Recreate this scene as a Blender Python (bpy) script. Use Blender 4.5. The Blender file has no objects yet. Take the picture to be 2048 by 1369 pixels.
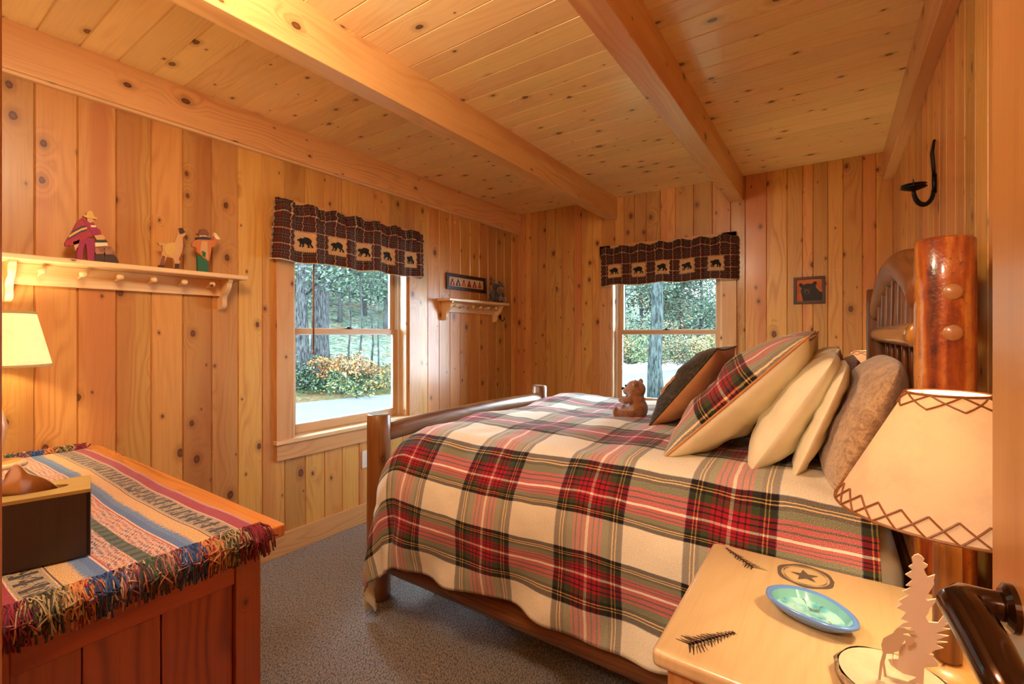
import bpy, math, random
from math import sin, cos, pi, sqrt, radians, exp
from mathutils import Vector, Matrix, noise
from mathutils.geometry import tessellate_polygon

SC = bpy.context.scene
COL = SC.collection
random.seed(7)

# ------------------------------------------------------------------ camera, world, exposure
F_PX, CX, CY, CAMZ, YAW = 932.0, 1024.0, 668.0, 1.26, radians(34.65)
cam_d = bpy.data.cameras.new('camera')
cam_d.sensor_width = 36.0
cam_d.lens = 36.0 * F_PX / 2048.0
cam_d.shift_y = -(684.5 - CY) / 2048.0
cam_d.clip_start = 0.02
cam_d.clip_end = 400
cam = bpy.data.objects.new('camera', cam_d)
COL.objects.link(cam)
cam.location = (0, 0, CAMZ)
cam.rotation_euler = (pi / 2, 0, YAW)
SC.camera = cam

SC.view_settings.view_transform = 'Standard'
SC.view_settings.look = 'None'
SC.view_settings.gamma = 1.0
SC.view_settings.use_curve_mapping = False
SC.view_settings.exposure = 0.66
SC.cycles.use_denoising = True
SC.cycles.max_bounces = 10
SC.cycles.diffuse_bounces = 6
SC.cycles.glossy_bounces = 3
SC.cycles.transmission_bounces = 4
SC.cycles.transparent_max_bounces = 12
SC.cycles.sample_clamp_indirect = 6.0
SC.cycles.caustics_reflective = False
SC.cycles.caustics_refractive = False

world = bpy.data.worlds.new('overcast_sky')
SC.world = world
world.use_nodes = True
_bg = world.node_tree.nodes['Background']
_bg.inputs['Color'].default_value = (0.72, 0.86, 1.0, 1)
_bg.inputs['Strength'].default_value = 25.0

LAMP_COL = (1.0, 0.84, 0.46)
LAMP_W = {'dresser': 28.0, 'near': 22.0, 'far': 26.0}
HALL_FILL_W = 45.0
CEIL_FILL_W = 31.0

# ------------------------------------------------------------------ helpers: names, objects, meshes
def tag(o, label=None, cat=None, group=None, kind=None):
    if label: o['label'] = label
    if cat: o['category'] = cat
    if group: o['group'] = group
    if kind: o['kind'] = kind
    return o

def empty(name, loc=(0, 0, 0), label=None, cat=None, group=None, kind=None, rz=0.0):
    o = bpy.data.objects.new(name, None)
    COL.objects.link(o)
    o.location = loc
    o.rotation_euler = (0, 0, rz)
    o.empty_display_size = 0.05
    return tag(o, label, cat, group, kind)

def V(*a): return Vector(a)

def pix(px, py, axis, val):
    """world point of a photograph pixel on the plane axis=val"""
    off = (px - CX) / F_PX
    d = V(-sin(YAW) + off * cos(YAW), cos(YAW) + off * sin(YAW), (CY - py) / F_PX)
    o = V(0, 0, CAMZ)
    k = 'xyz'.index(axis)
    return o + d * ((val - o[k]) / d[k])

class MB:
    def __init__(s):
        s.v = []; s.f = []; s.uv = []; s.tone = []; s.mi = []; s.m = Matrix.Identity(4); s.cur_tone = 0.5; s.cur_m = 0
    def add(s, verts, faces, uvs, tone=None):
        b = len(s.v)
        for p in verts: s.v.append(tuple(s.m @ Vector(p)))
        t = s.cur_tone if tone is None else tone
        for f, u in zip(faces, uvs):
            s.f.append([b + i for i in f]); s.uv.append(u); s.tone.append(t); s.mi.append(s.cur_m)
    def quad(s, a, b, c, d, uv, tone=None):
        s.add([a, b, c, d], [(0, 1, 2, 3)], [uv], tone)
    def box(s, lo, hi, grain=None, tone=None, rnd=True):
        x0, y0, z0 = lo; x1, y1, z1 = hi
        if x0 > x1: x0, x1 = x1, x0
        if y0 > y1: y0, y1 = y1, y0
        if z0 > z1: z0, z1 = z1, z0
        P = [(x0, y0, z0), (x1, y0, z0), (x1, y1, z0), (x0, y1, z0), (x0, y0, z1), (x1, y0, z1), (x1, y1, z1), (x0, y1, z1)]
        F = [(0, 3, 2, 1), (4, 5, 6, 7), (0, 1, 5, 4), (1, 2, 6, 5), (2, 3, 7, 6), (3, 0, 4, 7)]
        nax = [2, 2, 1, 0, 1, 0]
        ext = (x1 - x0, y1 - y0, z1 - z0)
        g = 'xyz'.index(grain) if grain else max(range(3), key=lambda k: ext[k])
        ou, ov = (random.random() * 20, random.random() * 20) if rnd else (0, 0)
        uvs = []
        for f, n in zip(F, nax):
            ax = [k for k in range(3) if k != n]
            if g in ax:
                av = g; au = [k for k in ax if k != g][0]
            else:
                au, av = ax
            uvs.append([(P[i][au] + ou + n * .37, P[i][av] + ov) for i in f])
        s.add(P, F, uvs, tone)
    def tube(s, pts, radii, seg=12, caps=True, tone=None, squash=1.0, uoff=None, closed=False):
        pts = [Vector(p) for p in pts]
        n = len(pts)
        if not hasattr(radii, '__len__'): radii = [radii] * n
        up = V(0, 0, 1)
        t0 = (pts[1] - pts[0]).normalized()
        if abs(t0.dot(up)) > .9: up = V(0, 1, 0)
        a = t0.cross(up).normalized(); L = 0
        rings = []; lens = []
        for i in range(n):
            if closed: t = pts[(i + 1) % n] - pts[i - 1]
            elif i == 0: t = pts[1] - pts[0]
            elif i == n - 1: t = pts[-1] - pts[-2]
            else: t = pts[i + 1] - pts[i - 1]
            t.normalize()
            a = (a - t * a.dot(t))
            if a.length < 1e-6: a = t.orthogonal()
            a.normalize(); b = t.cross(a)
            if i: L += (pts[i] - pts[i - 1]).length
            lens.append(L)
            rings.append([pts[i] + (a * cos(2 * pi * k / seg) + b * sin(2 * pi * k / seg) * squash) * radii[i] for k in range(seg)])
        ou = random.random() * 20 if uoff is None else uoff; ov = random.random() * 20
        base = [p for r in rings for p in r]
        faces = []; uvs = []
        rr = max(radii)
        m = n if closed else n - 1
        for i in range(m):
            j = (i + 1) % n
            for k in range(seg):
                k2 = (k + 1) % seg
                faces.append((i * seg + k, i * seg + k2, j * seg + k2, j * seg + k))
                u0 = ou + 2 * pi * rr * k / seg; u1 = ou + 2 * pi * rr * (k + 1) / seg
                l1 = lens[j] if j else L + (pts[0] - pts[-1]).length
                uvs.append([(u0, lens[i] + ov), (u1, lens[i] + ov), (u1, l1 + ov), (u0, l1 + ov)])
        if caps and not closed:
            for (ring, rev) in ((0, True), (n - 1, False)):
                idx = [ring * seg + k for k in range(seg)]
                if rev: idx.reverse()
                faces.append(tuple(idx))
                uvs.append([(ou + cos(2 * pi * q / seg) * rr, ov + sin(2 * pi * q / seg) * rr) for q in range(seg)])
        s.add(base, faces, uvs, tone)
    def lathe(s, prof, c=(0, 0, 0), seg=28, tone=None, sx=1.0, sy=1.0):
        verts = []; faces = []; uvs = []
        n = len(prof); L = [0]
        for i in range(1, n): L.append(L[-1] + sqrt((prof[i][0] - prof[i - 1][0]) ** 2 + (prof[i][1] - prof[i - 1][1]) ** 2))
        for (r, z) in prof:
            for k in range(seg):
                verts.append((c[0] + r * sx * cos(2 * pi * k / seg), c[1] + r * sy * sin(2 * pi * k / seg), c[2] + z))
        for i in range(n - 1):
            for k in range(seg):
                k2 = (k + 1) % seg
                faces.append((i * seg + k, i * seg + k2, (i + 1) * seg + k2, (i + 1) * seg + k))
                R = max(prof[i][0], prof[i + 1][0], .01)
                uvs.append([(2 * pi * R * k / seg, L[i]), (2 * pi * R * (k + 1) / seg, L[i]), (2 * pi * R * (k + 1) / seg, L[i + 1]), (2 * pi * R * k / seg, L[i + 1])])
        s.add(verts, faces, uvs, tone)
    def sphere(s, c, r, seg=14, rings=9, tone=None, rot=None):
        if not hasattr(r, '__len__'): r = (r, r, r)
        verts = []; faces = []; uvs = []
        for i in range(rings + 1):
            th = pi * i / rings
            for k in range(seg):
                ph = 2 * pi * k / seg
                p = V(r[0] * sin(th) * cos(ph), r[1] * sin(th) * sin(ph), r[2] * cos(th))
                if rot: p = rot @ p
                verts.append(Vector(c) + p)
        for i in range(rings):
            for k in range(seg):
                k2 = (k + 1) % seg
                q = (i * seg + k, (i + 1) * seg + k, (i + 1) * seg + k2, i * seg + k2)
                faces.append(q); uvs.append([(k / seg * r[0] * 6, i / rings * r[0] * 3)] * 4)
        s.add(verts, faces, uvs, tone)
    def grid(s, fn, nu, nv, uvfn=None, flip=False, tone=None):
        verts = [fn(i / nu, j / nv) for i in range(nu + 1) for j in range(nv + 1)]
        faces = []; uvs = []
        for i in range(nu):
            for j in range(nv):
                a = [(i, j), (i + 1, j), (i + 1, j + 1), (i, j + 1)]
                if flip: a.reverse()
                faces.append(tuple(x * (nv + 1) + y for x, y in a))
                uvs.append([uvfn(x / nu, y / nv) if uvfn else (x / nu, y / nv) for x, y in a])
        s.add(verts, faces, uvs, tone)
    def prism(s, poly, to3, d, tone=None):
        """poly: 2D outline; to3(p2) -> 3D; d: extrusion vector"""
        d = Vector(d)
        A = [Vector(to3(p)) for p in poly]
        n = len(A)
        verts = A + [p + d for p in A]
        tris = tessellate_polygon([[Vector((p[0], p[1], 0)) for p in poly]])
        faces = []; uvs = []
        for t in tris:
            faces.append(tuple(t)); uvs.append([tuple(poly[i][:2]) for i in t])
            tt = tuple(reversed([i + n for i in t])); faces.append(tt); uvs.append([tuple(poly[i - n][:2]) for i in tt])
        for i in range(n):
            j = (i + 1) % n
            faces.append((i, j, j + n, i + n))
            uvs.append([tuple(poly[i][:2]), tuple(poly[j][:2]), tuple(poly[j][:2]), tuple(poly[i][:2])])
        s.add(verts, faces, uvs, tone)
    def build(s, name, mats, parent=None, smooth=False, bevel=None, merge=False, origin=None, subsurf=0, fixn=False):
        me = bpy.data.meshes.new(name)
        org = Vector(origin) if origin is not None else V(0, 0, 0)
        if parent is not None and origin is None:
            pass
        me.from_pydata([tuple(Vector(p) - org) for p in s.v], [], s.f)
        uvl = me.uv_layers.new(name='UVMap')
        at = me.attributes.new('tone', 'FLOAT', 'FACE')
        at.data.foreach_set('value', s.tone)
        flat = []
        for u in s.uv:
            for q in u: flat.extend((q[0], q[1]))
        uvl.data.foreach_set('uv', flat)
        if not isinstance(mats, (list, tuple)): mats = [mats]
        for m in mats: me.materials.append(m)
        me.polygons.foreach_set('material_index', s.mi)
        if smooth: me.polygons.foreach_set('use_smooth', [True] * len(me.polygons))
        if merge or fixn:
            import bmesh
            bm = bmesh.new(); bm.from_mesh(me)
            if merge: bmesh.ops.remove_doubles(bm, verts=bm.verts, dist=1e-5)
            if fixn: bmesh.ops.recalc_face_normals(bm, faces=bm.faces)
            bm.to_mesh(me); bm.free()
        me.update()
        o = bpy.data.objects.new(name, me)
        COL.objects.link(o)
        o.location = org
        if parent is not None:
            o.parent = parent
            o.matrix_parent_inverse = Matrix.Identity(4)
            # meshes are modelled in world space: cancel every ancestor
            M = Matrix.Identity(4); p = parent
            while p is not None:
                M = p.matrix_basis @ M; p = p.parent
            o.matrix_basis = M.inverted() @ Matrix.Translation(org)
        if bevel:
            b = o.modifiers.new('bevel', 'BEVEL'); b.width = bevel; b.segments = 3; b.limit_method = 'ANGLE'; b.angle_limit = radians(40)
            for p_ in me.polygons: p_.use_smooth = True
            b.harden_normals = True
        if subsurf:
            m_ = o.modifiers.new('subd', 'SUBSURF'); m_.levels = subsurf; m_.render_levels = subsurf
        return o

def copy_tree(o, parent=None):
    c = o.copy(); COL.objects.link(c)
    if parent is not None: c.parent = parent
    for ch in list(o.children): copy_tree(ch, c)
    return c

# ------------------------------------------------------------------ node helpers
class NT:
    def __init__(s, name):
        s.mat = bpy.data.materials.new(name); s.mat.use_nodes = True
        s.t = s.mat.node_tree; s.t.nodes.clear()
        s.out = s.t.nodes.new('ShaderNodeOutputMaterial')
    def n(s, typ, **kw):
        nd = s.t.nodes.new(typ)
        for k, v in kw.items(): setattr(nd, k, v)
        return nd
    def set(s, sock, v):
        if isinstance(v, bpy.types.NodeSocket): s.t.links.new(v, sock)
        elif v is not None:
            try: sock.default_value = v
            except Exception:
                sock.default_value = (*v, 1) if len(v) == 3 else v[:3]
    def math(s, op, a, b=None, c=None, clamp=False):
        nd = s.n('ShaderNodeMath', operation=op, use_clamp=clamp)
        s.set(nd.inputs[0], a)
        if b is not None: s.set(nd.inputs[1], b)
        if c is not None: s.set(nd.inputs[2], c)
        return nd.outputs[0]
    def mix(s, f, a, b, mode='MIX'):
        nd = s.n('ShaderNodeMix', data_type='RGBA', blend_type=mode)
        s.set(nd.inputs['Factor'], f) ; s.set(nd.inputs[6], a); s.set(nd.inputs[7], b)
        return nd.outputs[2]
    def noise(s, vec, scale=5, detail=2, rough=.5, dist=0, out=0, dim='3D'):
        nd = s.n('ShaderNodeTexNoise', noise_dimensions=dim)
        s.set(nd.inputs['Vector'], vec); nd.inputs['Scale'].default_value = scale; nd.inputs['Detail'].default_value = detail
        nd.inputs['Roughness'].default_value = rough; nd.inputs['Distortion'].default_value = dist
        return nd.outputs[out]
    def comb(s, x, y, z=0.0):
        nd = s.n('ShaderNodeCombineXYZ'); s.set(nd.inputs[0], x); s.set(nd.inputs[1], y); s.set(nd.inputs[2], z); return nd.outputs[0]
    def sep(s, v):
        nd = s.n('ShaderNodeSeparateXYZ'); s.set(nd.inputs[0], v); return nd.outputs
    def ramp(s, f, stops, interp='LINEAR'):
        nd = s.n('ShaderNodeValToRGB'); nd.color_ramp.interpolation = interp
        cr = nd.color_ramp
        while len(cr.elements) < len(stops): cr.elements.new(.5)
        for e, (p, c) in zip(cr.elements, stops):
            e.position = p; e.color = (*c[:3], 1)
        s.set(nd.inputs[0], f)
        return nd.outputs[0]
    def maprange(s, v, a, b, c=0., d=1.):
        nd = s.n('ShaderNodeMapRange', interpolation_type='SMOOTHSTEP'); s.set(nd.inputs[0], v)
        for i, q in enumerate((a, b, c, d)): s.set(nd.inputs[i + 1], q)
        return nd.outputs[0]
    def bump(s, h, strength=.3, dist=.002):
        nd = s.n('ShaderNodeBump'); s.set(nd.inputs['Height'], h); nd.inputs['Strength'].default_value = strength; nd.inputs['Distance'].default_value = dist
        return nd.outputs[0]
    def pbsdf(s, col, rough=.5, normal=None, metal=0., spec=.5, sheen=0., coat=0., coat_r=.1, trans=0., emis=None, es=0.):
        nd = s.n('ShaderNodeBsdfPrincipled')
        s.set(nd.inputs['Base Color'], col); s.set(nd.inputs['Roughness'], rough); nd.inputs['Metallic'].default_value = metal
        nd.inputs['Specular IOR Level'].default_value = spec
        nd.inputs['Sheen Weight'].default_value = sheen
        nd.inputs['Coat Weight'].default_value = coat; nd.inputs['Coat Roughness'].default_value = coat_r
        if normal is not None: s.set(nd.inputs['Normal'], normal)
        if emis is not None:
            s.set(nd.inputs['Emission Color'], emis); nd.inputs['Emission Strength'].default_value = es
        return nd.outputs[0]
    def done(s, sh):
        s.t.links.new(sh, s.out.inputs[0]); return s.mat
    def uv(s): return s.n('ShaderNodeTexCoord').outputs['UV']
    def obj(s): return s.n('ShaderNodeTexCoord').outputs['Object']
    def attr(s, name):
        nd = s.n('ShaderNodeAttribute', attribute_name=name); return nd.outputs['Fac']

def srgb(r, g, b):
    f = lambda c: (c / 255 / 12.92) if c / 255 <= .04045 else ((c / 255 + .055) / 1.055) ** 2.4
    return (f(r), f(g), f(b))

def wood_mat(name, light, dark, knots=1.0, rough=.42, line=.5, coat=.15, tonevar=.35, streak=.25, knotcol=(.075, .02, .006), dens=1.0, alt=None, bump=.15):
    m = NT(name)
    uv = m.sep(m.uv()); u, v = uv[0], uv[1]
    tone = m.attr('tone')
    seed = m.math('MULTIPLY', tone, 37.0)
    # knots: one per Voronoi cell, only in some cells
    ku = m.math('ADD', m.math('MULTIPLY', u, 7.0 * dens), seed)
    kv = m.math('ADD', m.math('MULTIPLY', v, 4.6 * dens), m.math('MULTIPLY', seed, 1.7))
    vor = m.n('ShaderNodeTexVoronoi', voronoi_dimensions='2D'); vor.inputs['Scale'].default_value = 1.0
    jit = m.noise(m.comb(m.math('MULTIPLY', u, 40), m.math('MULTIPLY', v, 40), 0), scale=1, detail=1)
    ku2 = m.math('ADD', ku, m.math('MULTIPLY', jit, .05))
    m.set(vor.inputs['Vector'], m.comb(ku2, kv))
    d = vor.outputs['Distance']
    cs = m.sep(vor.outputs['Color'])
    present = m.math('GREATER_THAN', cs[1], 1.0 - .55 * knots)
    rk = m.math('MULTIPLY_ADD', m.math('POWER', cs[0], 2.0), .085, .022)
    q = m.math('DIVIDE', d, rk)                 # 1 at the knot rim
    kmask = m.math('MULTIPLY', m.maprange(q, 1.15, .85), present)
    halo = m.math('MULTIPLY', m.maprange(q, 3.2, .9), present)
    # grain lines
    warp = m.noise(m.comb(m.math('MULTIPLY', u, 5), m.math('MULTIPLY', v, 1.1), seed), scale=1, detail=2)
    g = m.math('ADD', m.math('MULTIPLY', u, 5.0), m.math('MULTIPLY', warp, 1.6))
    g = m.math('ADD', g, m.math('MULTIPLY', m.math('MULTIPLY', m.maprange(q, 6., .5), present), .42))
    g = m.math('ADD', g, m.math('MULTIPLY', m.noise(m.comb(m.math('MULTIPLY', u, 14), m.math('MULTIPLY', v, .5), seed), scale=1, detail=0), .5))
    rings = m.math('SINE', m.math('MULTIPLY', g, 34.0))
    rings = m.math('POWER', m.math('MULTIPLY_ADD', rings, .5, .5), 2.2)
    fade = m.noise(m.comb(m.math('MULTIPLY', u, 9), m.math('MULTIPLY', v, 1.4), m.math('ADD', seed, 9.)), scale=1, detail=1)
    rings = m.math('MULTIPLY', rings, m.maprange(fade, .3, .7))
    st = m.noise(m.comb(m.math('MULTIPLY', u, 190), m.math('MULTIPLY', v, 4), seed), scale=1, detail=2)
    base = m.mix(m.math('MULTIPLY', rings, line), light, dark)
    base = m.mix(m.math('MULTIPLY', m.maprange(st, .45, .75), streak), base, dark)
    if alt is not None:   # heartwood patches
        hw = m.noise(m.comb(m.math('MULTIPLY', u, 7), m.math('MULTIPLY', v, .55), m.math('ADD', seed, 3.)), scale=1, detail=1)
        base = m.mix(m.math('MULTIPLY', m.maprange(hw, .52, .68), .65), base, alt)
    hsv = m.n('ShaderNodeHueSaturation')
    m.set(hsv.inputs['Color'], base)
    m.set(hsv.inputs['Value'], m.math('MULTIPLY_ADD', tone, tonevar, 1.0 - tonevar * .5))
    m.set(hsv.inputs['Hue'], m.math('MULTIPLY_ADD', m.math('FRACT', m.math('MULTIPLY', tone, 7.3)), .016, .492))
    base = hsv.outputs[0]
    base = m.mix(m.math('MULTIPLY', halo, .45), base, tuple(c * .55 for c in dark))
    kin = m.mix(m.maprange(q, .25, .8), tuple(min(1, c * 2.2) for c in knotcol), knotcol)
    base = m.mix(m.math('MULTIPLY', kmask, .92), base, kin)
    h = m.math('SUBTRACT', m.math('MULTIPLY', st, .6), m.math('MULTIPLY', rings, .5))
    return m.done(m.pbsdf(base, rough, m.bump(h, bump, .0012), coat=coat, coat_r=.18))

def plain(name, col, rough=.5, metal=0., var=.0, scale=40, bump=0., sheen=0., coat=0., spec=.5):
    m = NT(name)
    c = col; nrm = None
    if var or bump:
        no = m.noise(m.obj(), scale=scale, detail=4, rough=.6)
        if var: c = m.mix(m.maprange(no, .3, .7), tuple(x * (1 - var) for x in col), tuple(min(1, x * (1 + var)) for x in col))
        if bump: nrm = m.bump(no, bump, .003)
    return m.done(m.pbsdf(c, rough, nrm, metal=metal, sheen=sheen, coat=coat, spec=spec))

M = {}
PINE_L, PINE_D = (.62, .312, .080), (.37, .11, .020)
M['pine_wall'] = wood_mat('pine_wall_boards', PINE_L, PINE_D, knots=1.3, alt=(.46, .16, .045), tonevar=.42, coat=.25, rough=.4)
M['pine_ceil'] = wood_mat('pine_ceiling_boards', (.86, .62, .28), (.66, .38, .13), knots=1.15, tonevar=.16, line=.38, rough=.3, coat=.5, dens=1.15)
M['pine_beam'] = wood_mat('pine_beam', (.72, .42, .16), (.50, .21, .06), knots=.55, tonevar=.2, coat=.3, rough=.4, alt=(.55, .22, .07))
M['pine_trim'] = wood_mat('pine_trim', (.64, .33, .13), (.42, .16, .05), knots=.6, tonevar=.15, coat=.25)
M['pine_pale'] = wood_mat('pale_pine', (.78, .52, .27), (.60, .33, .13), knots=.25, tonevar=.1, line=.3, coat=.2)
M['dresser'] = wood_mat('red_stained_pine', (.42, .105, .02), (.17, .028, .006), knots=.25, tonevar=.3, line=.75, coat=.5, rough=.33)
M['dresser_top'] = wood_mat('orange_stained_pine', (.58, .20, .04), (.34, .085, .015), knots=.15, tonevar=.2, line=.55, coat=.7, rough=.25)
M['log'] = wood_mat('varnished_log', (.23, .085, .024), (.07, .020, .007), knots=.5, tonevar=.3, line=.85, coat=.3, rough=.4, streak=.5, alt=(.20, .05, .012), bump=.3)
M['log_red'] = None
M['stand_top'] = wood_mat('honey_maple', (.60, .41, .22), (.47, .29, .13), knots=.0, tonevar=.1, line=.3, coat=.6, rough=.3)
M['stand'] = wood_mat('honey_pine', (.55, .27, .09), (.38, .14, .04), knots=.2, tonevar=.1, coat=.4)
M['door'] = wood_mat('door_pine', (.46, .20, .06), (.32, .11, .03), knots=.0, tonevar=.1, line=.4, coat=.4, rough=.3)
M['sash'] = wood_mat('window_sash_wood', (.60, .34, .15), (.45, .21, .08), knots=.0, tonevar=.05, line=.3)
M['black_metal'] = plain('black_wrought_iron', (.015, .013, .012), .45, metal=.6)
M['bronze'] = plain('dark_bronze', (.05, .018, .008), .16, metal=.85, coat=.6)
M['white_vinyl'] = plain('white_vinyl', (.75, .77, .8), .35)
M['white_plate'] = plain('white_plastic', (.8, .78, .72), .35)
M['dark_frame'] = plain('dark_brown_frame', (.035, .012, .008), .35, var=.2, scale=80)
M['white_sheet'] = plain('white_sheet', (.80, .80, .78), .8, var=.03, scale=6, bump=.2)
M['charcoal_box'] = wood_mat('espresso_wood', (.045, .022, .014), (.02, .010, .007), knots=0, tonevar=.1, rough=.5, coat=.1)
M['box_top'] = wood_mat('box_top_wood', (.42, .28, .09), (.30, .19, .06), knots=0, tonevar=.1)
M['tissue'] = plain('peach_tissue', (.72, .42, .30), .9, var=.04, scale=10)
M['tan_cloth'] = plain('tan_patch_cloth', (.52, .30, .13), .9, var=.12, scale=120)
M['bear_black'] = plain('black_felt', (.012, .010, .009), .95)

def log_red():
    m = NT('red_varnished_log')
    o = m.obj()
    n1 = m.noise(o, scale=7, detail=4, rough=.65, dist=.6)
    s_ = m.sep(o)
    n2 = m.noise(m.comb(m.math('MULTIPLY', s_[0], 30), m.math('MULTIPLY', s_[1], 30), m.math('MULTIPLY', s_[2], 3.0)), scale=1, detail=3)
    n3 = m.noise(o, scale=90, detail=3)
    c = m.ramp(m.math('ADD', m.math('MULTIPLY', n1, .35), m.math('MULTIPLY', n2, .65)), [(.38, (.06, .015, .012)), (.455, (.26, .045, .012)), (.52, (.42, .10, .018)), (.585, (.60, .25, .05)), (.65, (.36, .10, .03))])
    c = m.mix(m.maprange(n3, .62, .76), c, (.16, .03, .008))
    return m.done(m.pbsdf(c, .28, m.bump(m.math('ADD', n3, n1), .35, .004), coat=.8, coat_r=.12))
M['log_red'] = log_red()

# ------------------------------------------------------------------ cloth materials
def plaid_mat(name, period, sett, phase=(0, 0), rough=.9, weave=700., var=.25, bump=.25, wrinkle=0., weft=.5):
    m = NT(name)
    uv = m.sep(m.uv())
    cols = []
    stops = []
    p = 0.0
    for w, c in sett:
        stops.append((min(p * 2, 1.0), c)); p += w
    for k in (0, 1):
        x = m.math('ADD', m.math('DIVIDE', uv[k], period), -phase[k])
        w = m.noise(m.comb(m.math('MULTIPLY', uv[0], 60), m.math('MULTIPLY', uv[1], 60), k), scale=1, detail=1)
        x = m.math('ADD', x, m.math('MULTIPLY', m.math('SUBTRACT', w, .5), .006))
        t = m.math('MULTIPLY', m.math('PINGPONG', x, .5), 2.0)
        cols.append(m.ramp(t, stops, 'CONSTANT'))
    th = m.noise(m.comb(m.math('MULTIPLY', uv[0], weave), m.math('MULTIPLY', uv[1], weave), 0), scale=1, detail=0)
    f = m.math('MULTIPLY_ADD', m.math('SUBTRACT', th, .5), 1.1, weft, clamp=True)
    def gam(c_, g_):
        nd = m.n('ShaderNodeGamma'); m.set(nd.inputs[0], c_); nd.inputs[1].default_value = g_; return nd.outputs[0]
    c = gam(m.mix(f, gam(cols[0], .42), gam(cols[1], .42)), 1 / .42)
    n2 = m.noise(m.comb(m.math('MULTIPLY', uv[0], 260), m.math('MULTIPLY', uv[1], 260), 2), scale=1, detail=2)
    c = m.mix(m.math('MULTIPLY', m.maprange(n2, .3, .8), var), c, (.02, .014, .01), 'MULTIPLY')
    h = th
    if wrinkle:
        big = m.noise(m.comb(m.math('MULTIPLY', uv[0], 9), m.math('MULTIPLY', uv[1], 9), 5), scale=1, detail=3, dist=.4)
        b1 = m.bump(big, wrinkle, .02)
        nb = m.n('ShaderNodeBump'); m.set(nb.inputs['Height'], h); nb.inputs['Strength'].default_value = bump; nb.inputs['Distance'].default_value = .001
        m.t.links.new(b1, nb.inputs['Normal']); nrm = nb.outputs[0]
    else:
        nrm = m.bump(h, bump, .001)
    return m.done(m.pbsdf(c, rough, nrm, sheen=.15, spec=.2))

CR = (.82, .75, .60); RD = (.38, .010, .024); GR = (.045, .062, .026); BK = (.012, .009, .010); YL = (.72, .45, .13); WH = (.85, .74, .62); BL = (.10, .13, .24)
M['tartan'] = plaid_mat('cream_and_red_tartan', .40, [(.010, WH), (.034, RD), (.012, BK), (.030, RD), (.012, BK), (.022, RD), (.052, GR), (.028, BK), (.009, YL), (.016, BK), (.009, YL), (.042, BK), (.006, BL), (.30, CR)], phase=(0, 0), wrinkle=.2, weft=.60)
M['tartan_sham'] = plaid_mat('pillow_tartan', .41, [(.010, WH), (.034, RD), (.012, BK), (.030, RD), (.012, BK), (.022, RD), (.052, GR), (.028, BK), (.009, YL), (.016, BK), (.009, YL), (.042, BK), (.006, BL), (.30, CR)], phase=(1.756, 1.22), weft=.5, wrinkle=.15)
DM = (.105, .018, .014); DB = (.016, .012, .014); TN = (.72, .52, .25); MB_ = (.17, .045, .03); OL = (.26, .21, .09)
M['valance'] = plaid_mat('maroon_black_tan_plaid', .088, [(.042, TN), (.045, DB), (.07, DM), (.02, DB), (.05, DM), (.015, MB_), (.05, DM), (.02, DB), (.06, DM), (.03, DB), (.035, OL), (.05, DB)], weave=500, bump=.3, var=.2)

def cloth(name, col, rough=.85, wr=.15, sc=8, var=.05, sheen=.2, dark=None):
    m = NT(name)
    o = m.obj()
    big = m.noise(o, scale=sc, detail=3, dist=.5)
    fine = m.noise(o, scale=350, detail=1)
    c = m.mix(m.maprange(big, .3, .75), tuple(x * (1 - var) for x in col), tuple(min(1, x * (1 + var)) for x in col))
    b1 = m.bump(big, wr, .02)
    nb = m.n('ShaderNodeBump'); m.set(nb.inputs['Height'], fine); nb.inputs['Strength'].default_value = .25; nb.inputs['Distance'].default_value = .0015
    m.t.links.new(b1, nb.inputs['Normal'])
    return m.done(m.pbsdf(c, rough, nb.outputs[0], sheen=sheen, spec=.2))
M['cream'] = cloth('cream_cotton', (.82, .75, .54))
M['orange_cloth'] = cloth('rust_orange_cotton', (.50, .22, .08), var=.1)
M['charcoal'] = cloth('charcoal_felt', (.045, .035, .022), sc=60, var=.5, rough=.95)
M['plum'] = cloth('mauve_brown_satin', (.20, .11, .10), rough=.4, var=.15)

def fur(name, a, b):
    m = NT(name)
    o = m.obj()
    n1 = m.noise(o, scale=26, detail=5, rough=.7, dist=1.4)
    n2 = m.noise(o, scale=160, detail=3, rough=.7, dist=1.0)
    f = m.math('ADD', m.math('MULTIPLY', n1, .6), m.math('MULTIPLY', n2, .4))
    c = m.mix(m.maprange(f, .36, .62), a, b)
    return m.done(m.pbsdf(c, .8, m.bump(f, .9, .01), sheen=.6))
M['fur'] = fur('brown_faux_fur', (.30, .155, .07), (.66, .43, .22))
M['plush'] = fur('reddish_brown_plush', (.17, .055, .015), (.36, .135, .04))
M['plush_dark'] = fur('dark_brown_plush', (.022, .010, .006), (.07, .032, .018))
M['plush_tan'] = fur('tan_plush', (.12, .06, .03), (.26, .14, .07))

def carpet():
    m = NT('grey_brown_loop_carpet')
    o = m.sep(m.obj())
    v = m.comb(m.math('MULTIPLY', m.math('ADD', o[0], m.math('MULTIPLY', o[1], .5)), 150.), m.math('MULTIPLY', o[1], 95.), 0.)
    vor = m.n('ShaderNodeTexVoronoi', voronoi_dimensions='2D'); vor.inputs['Scale'].default_value = 1.; m.set(vor.inputs['Vector'], v)
    d = vor.outputs['Distance']
    n1 = m.noise(v, scale=.5, detail=3)
    c = m.mix(m.maprange(d, .05, .75), (.36, .31, .27), (.105, .095, .095))
    c = m.mix(m.math('MULTIPLY', m.maprange(n1, .4, .7), .45), c, (.16, .15, .17))
    return m.done(m.pbsdf(c, .95, m.bump(m.math('SUBTRACT', 1., d), .8, .006), sheen=.3, spec=.1))
M['carpet'] = carpet()

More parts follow.
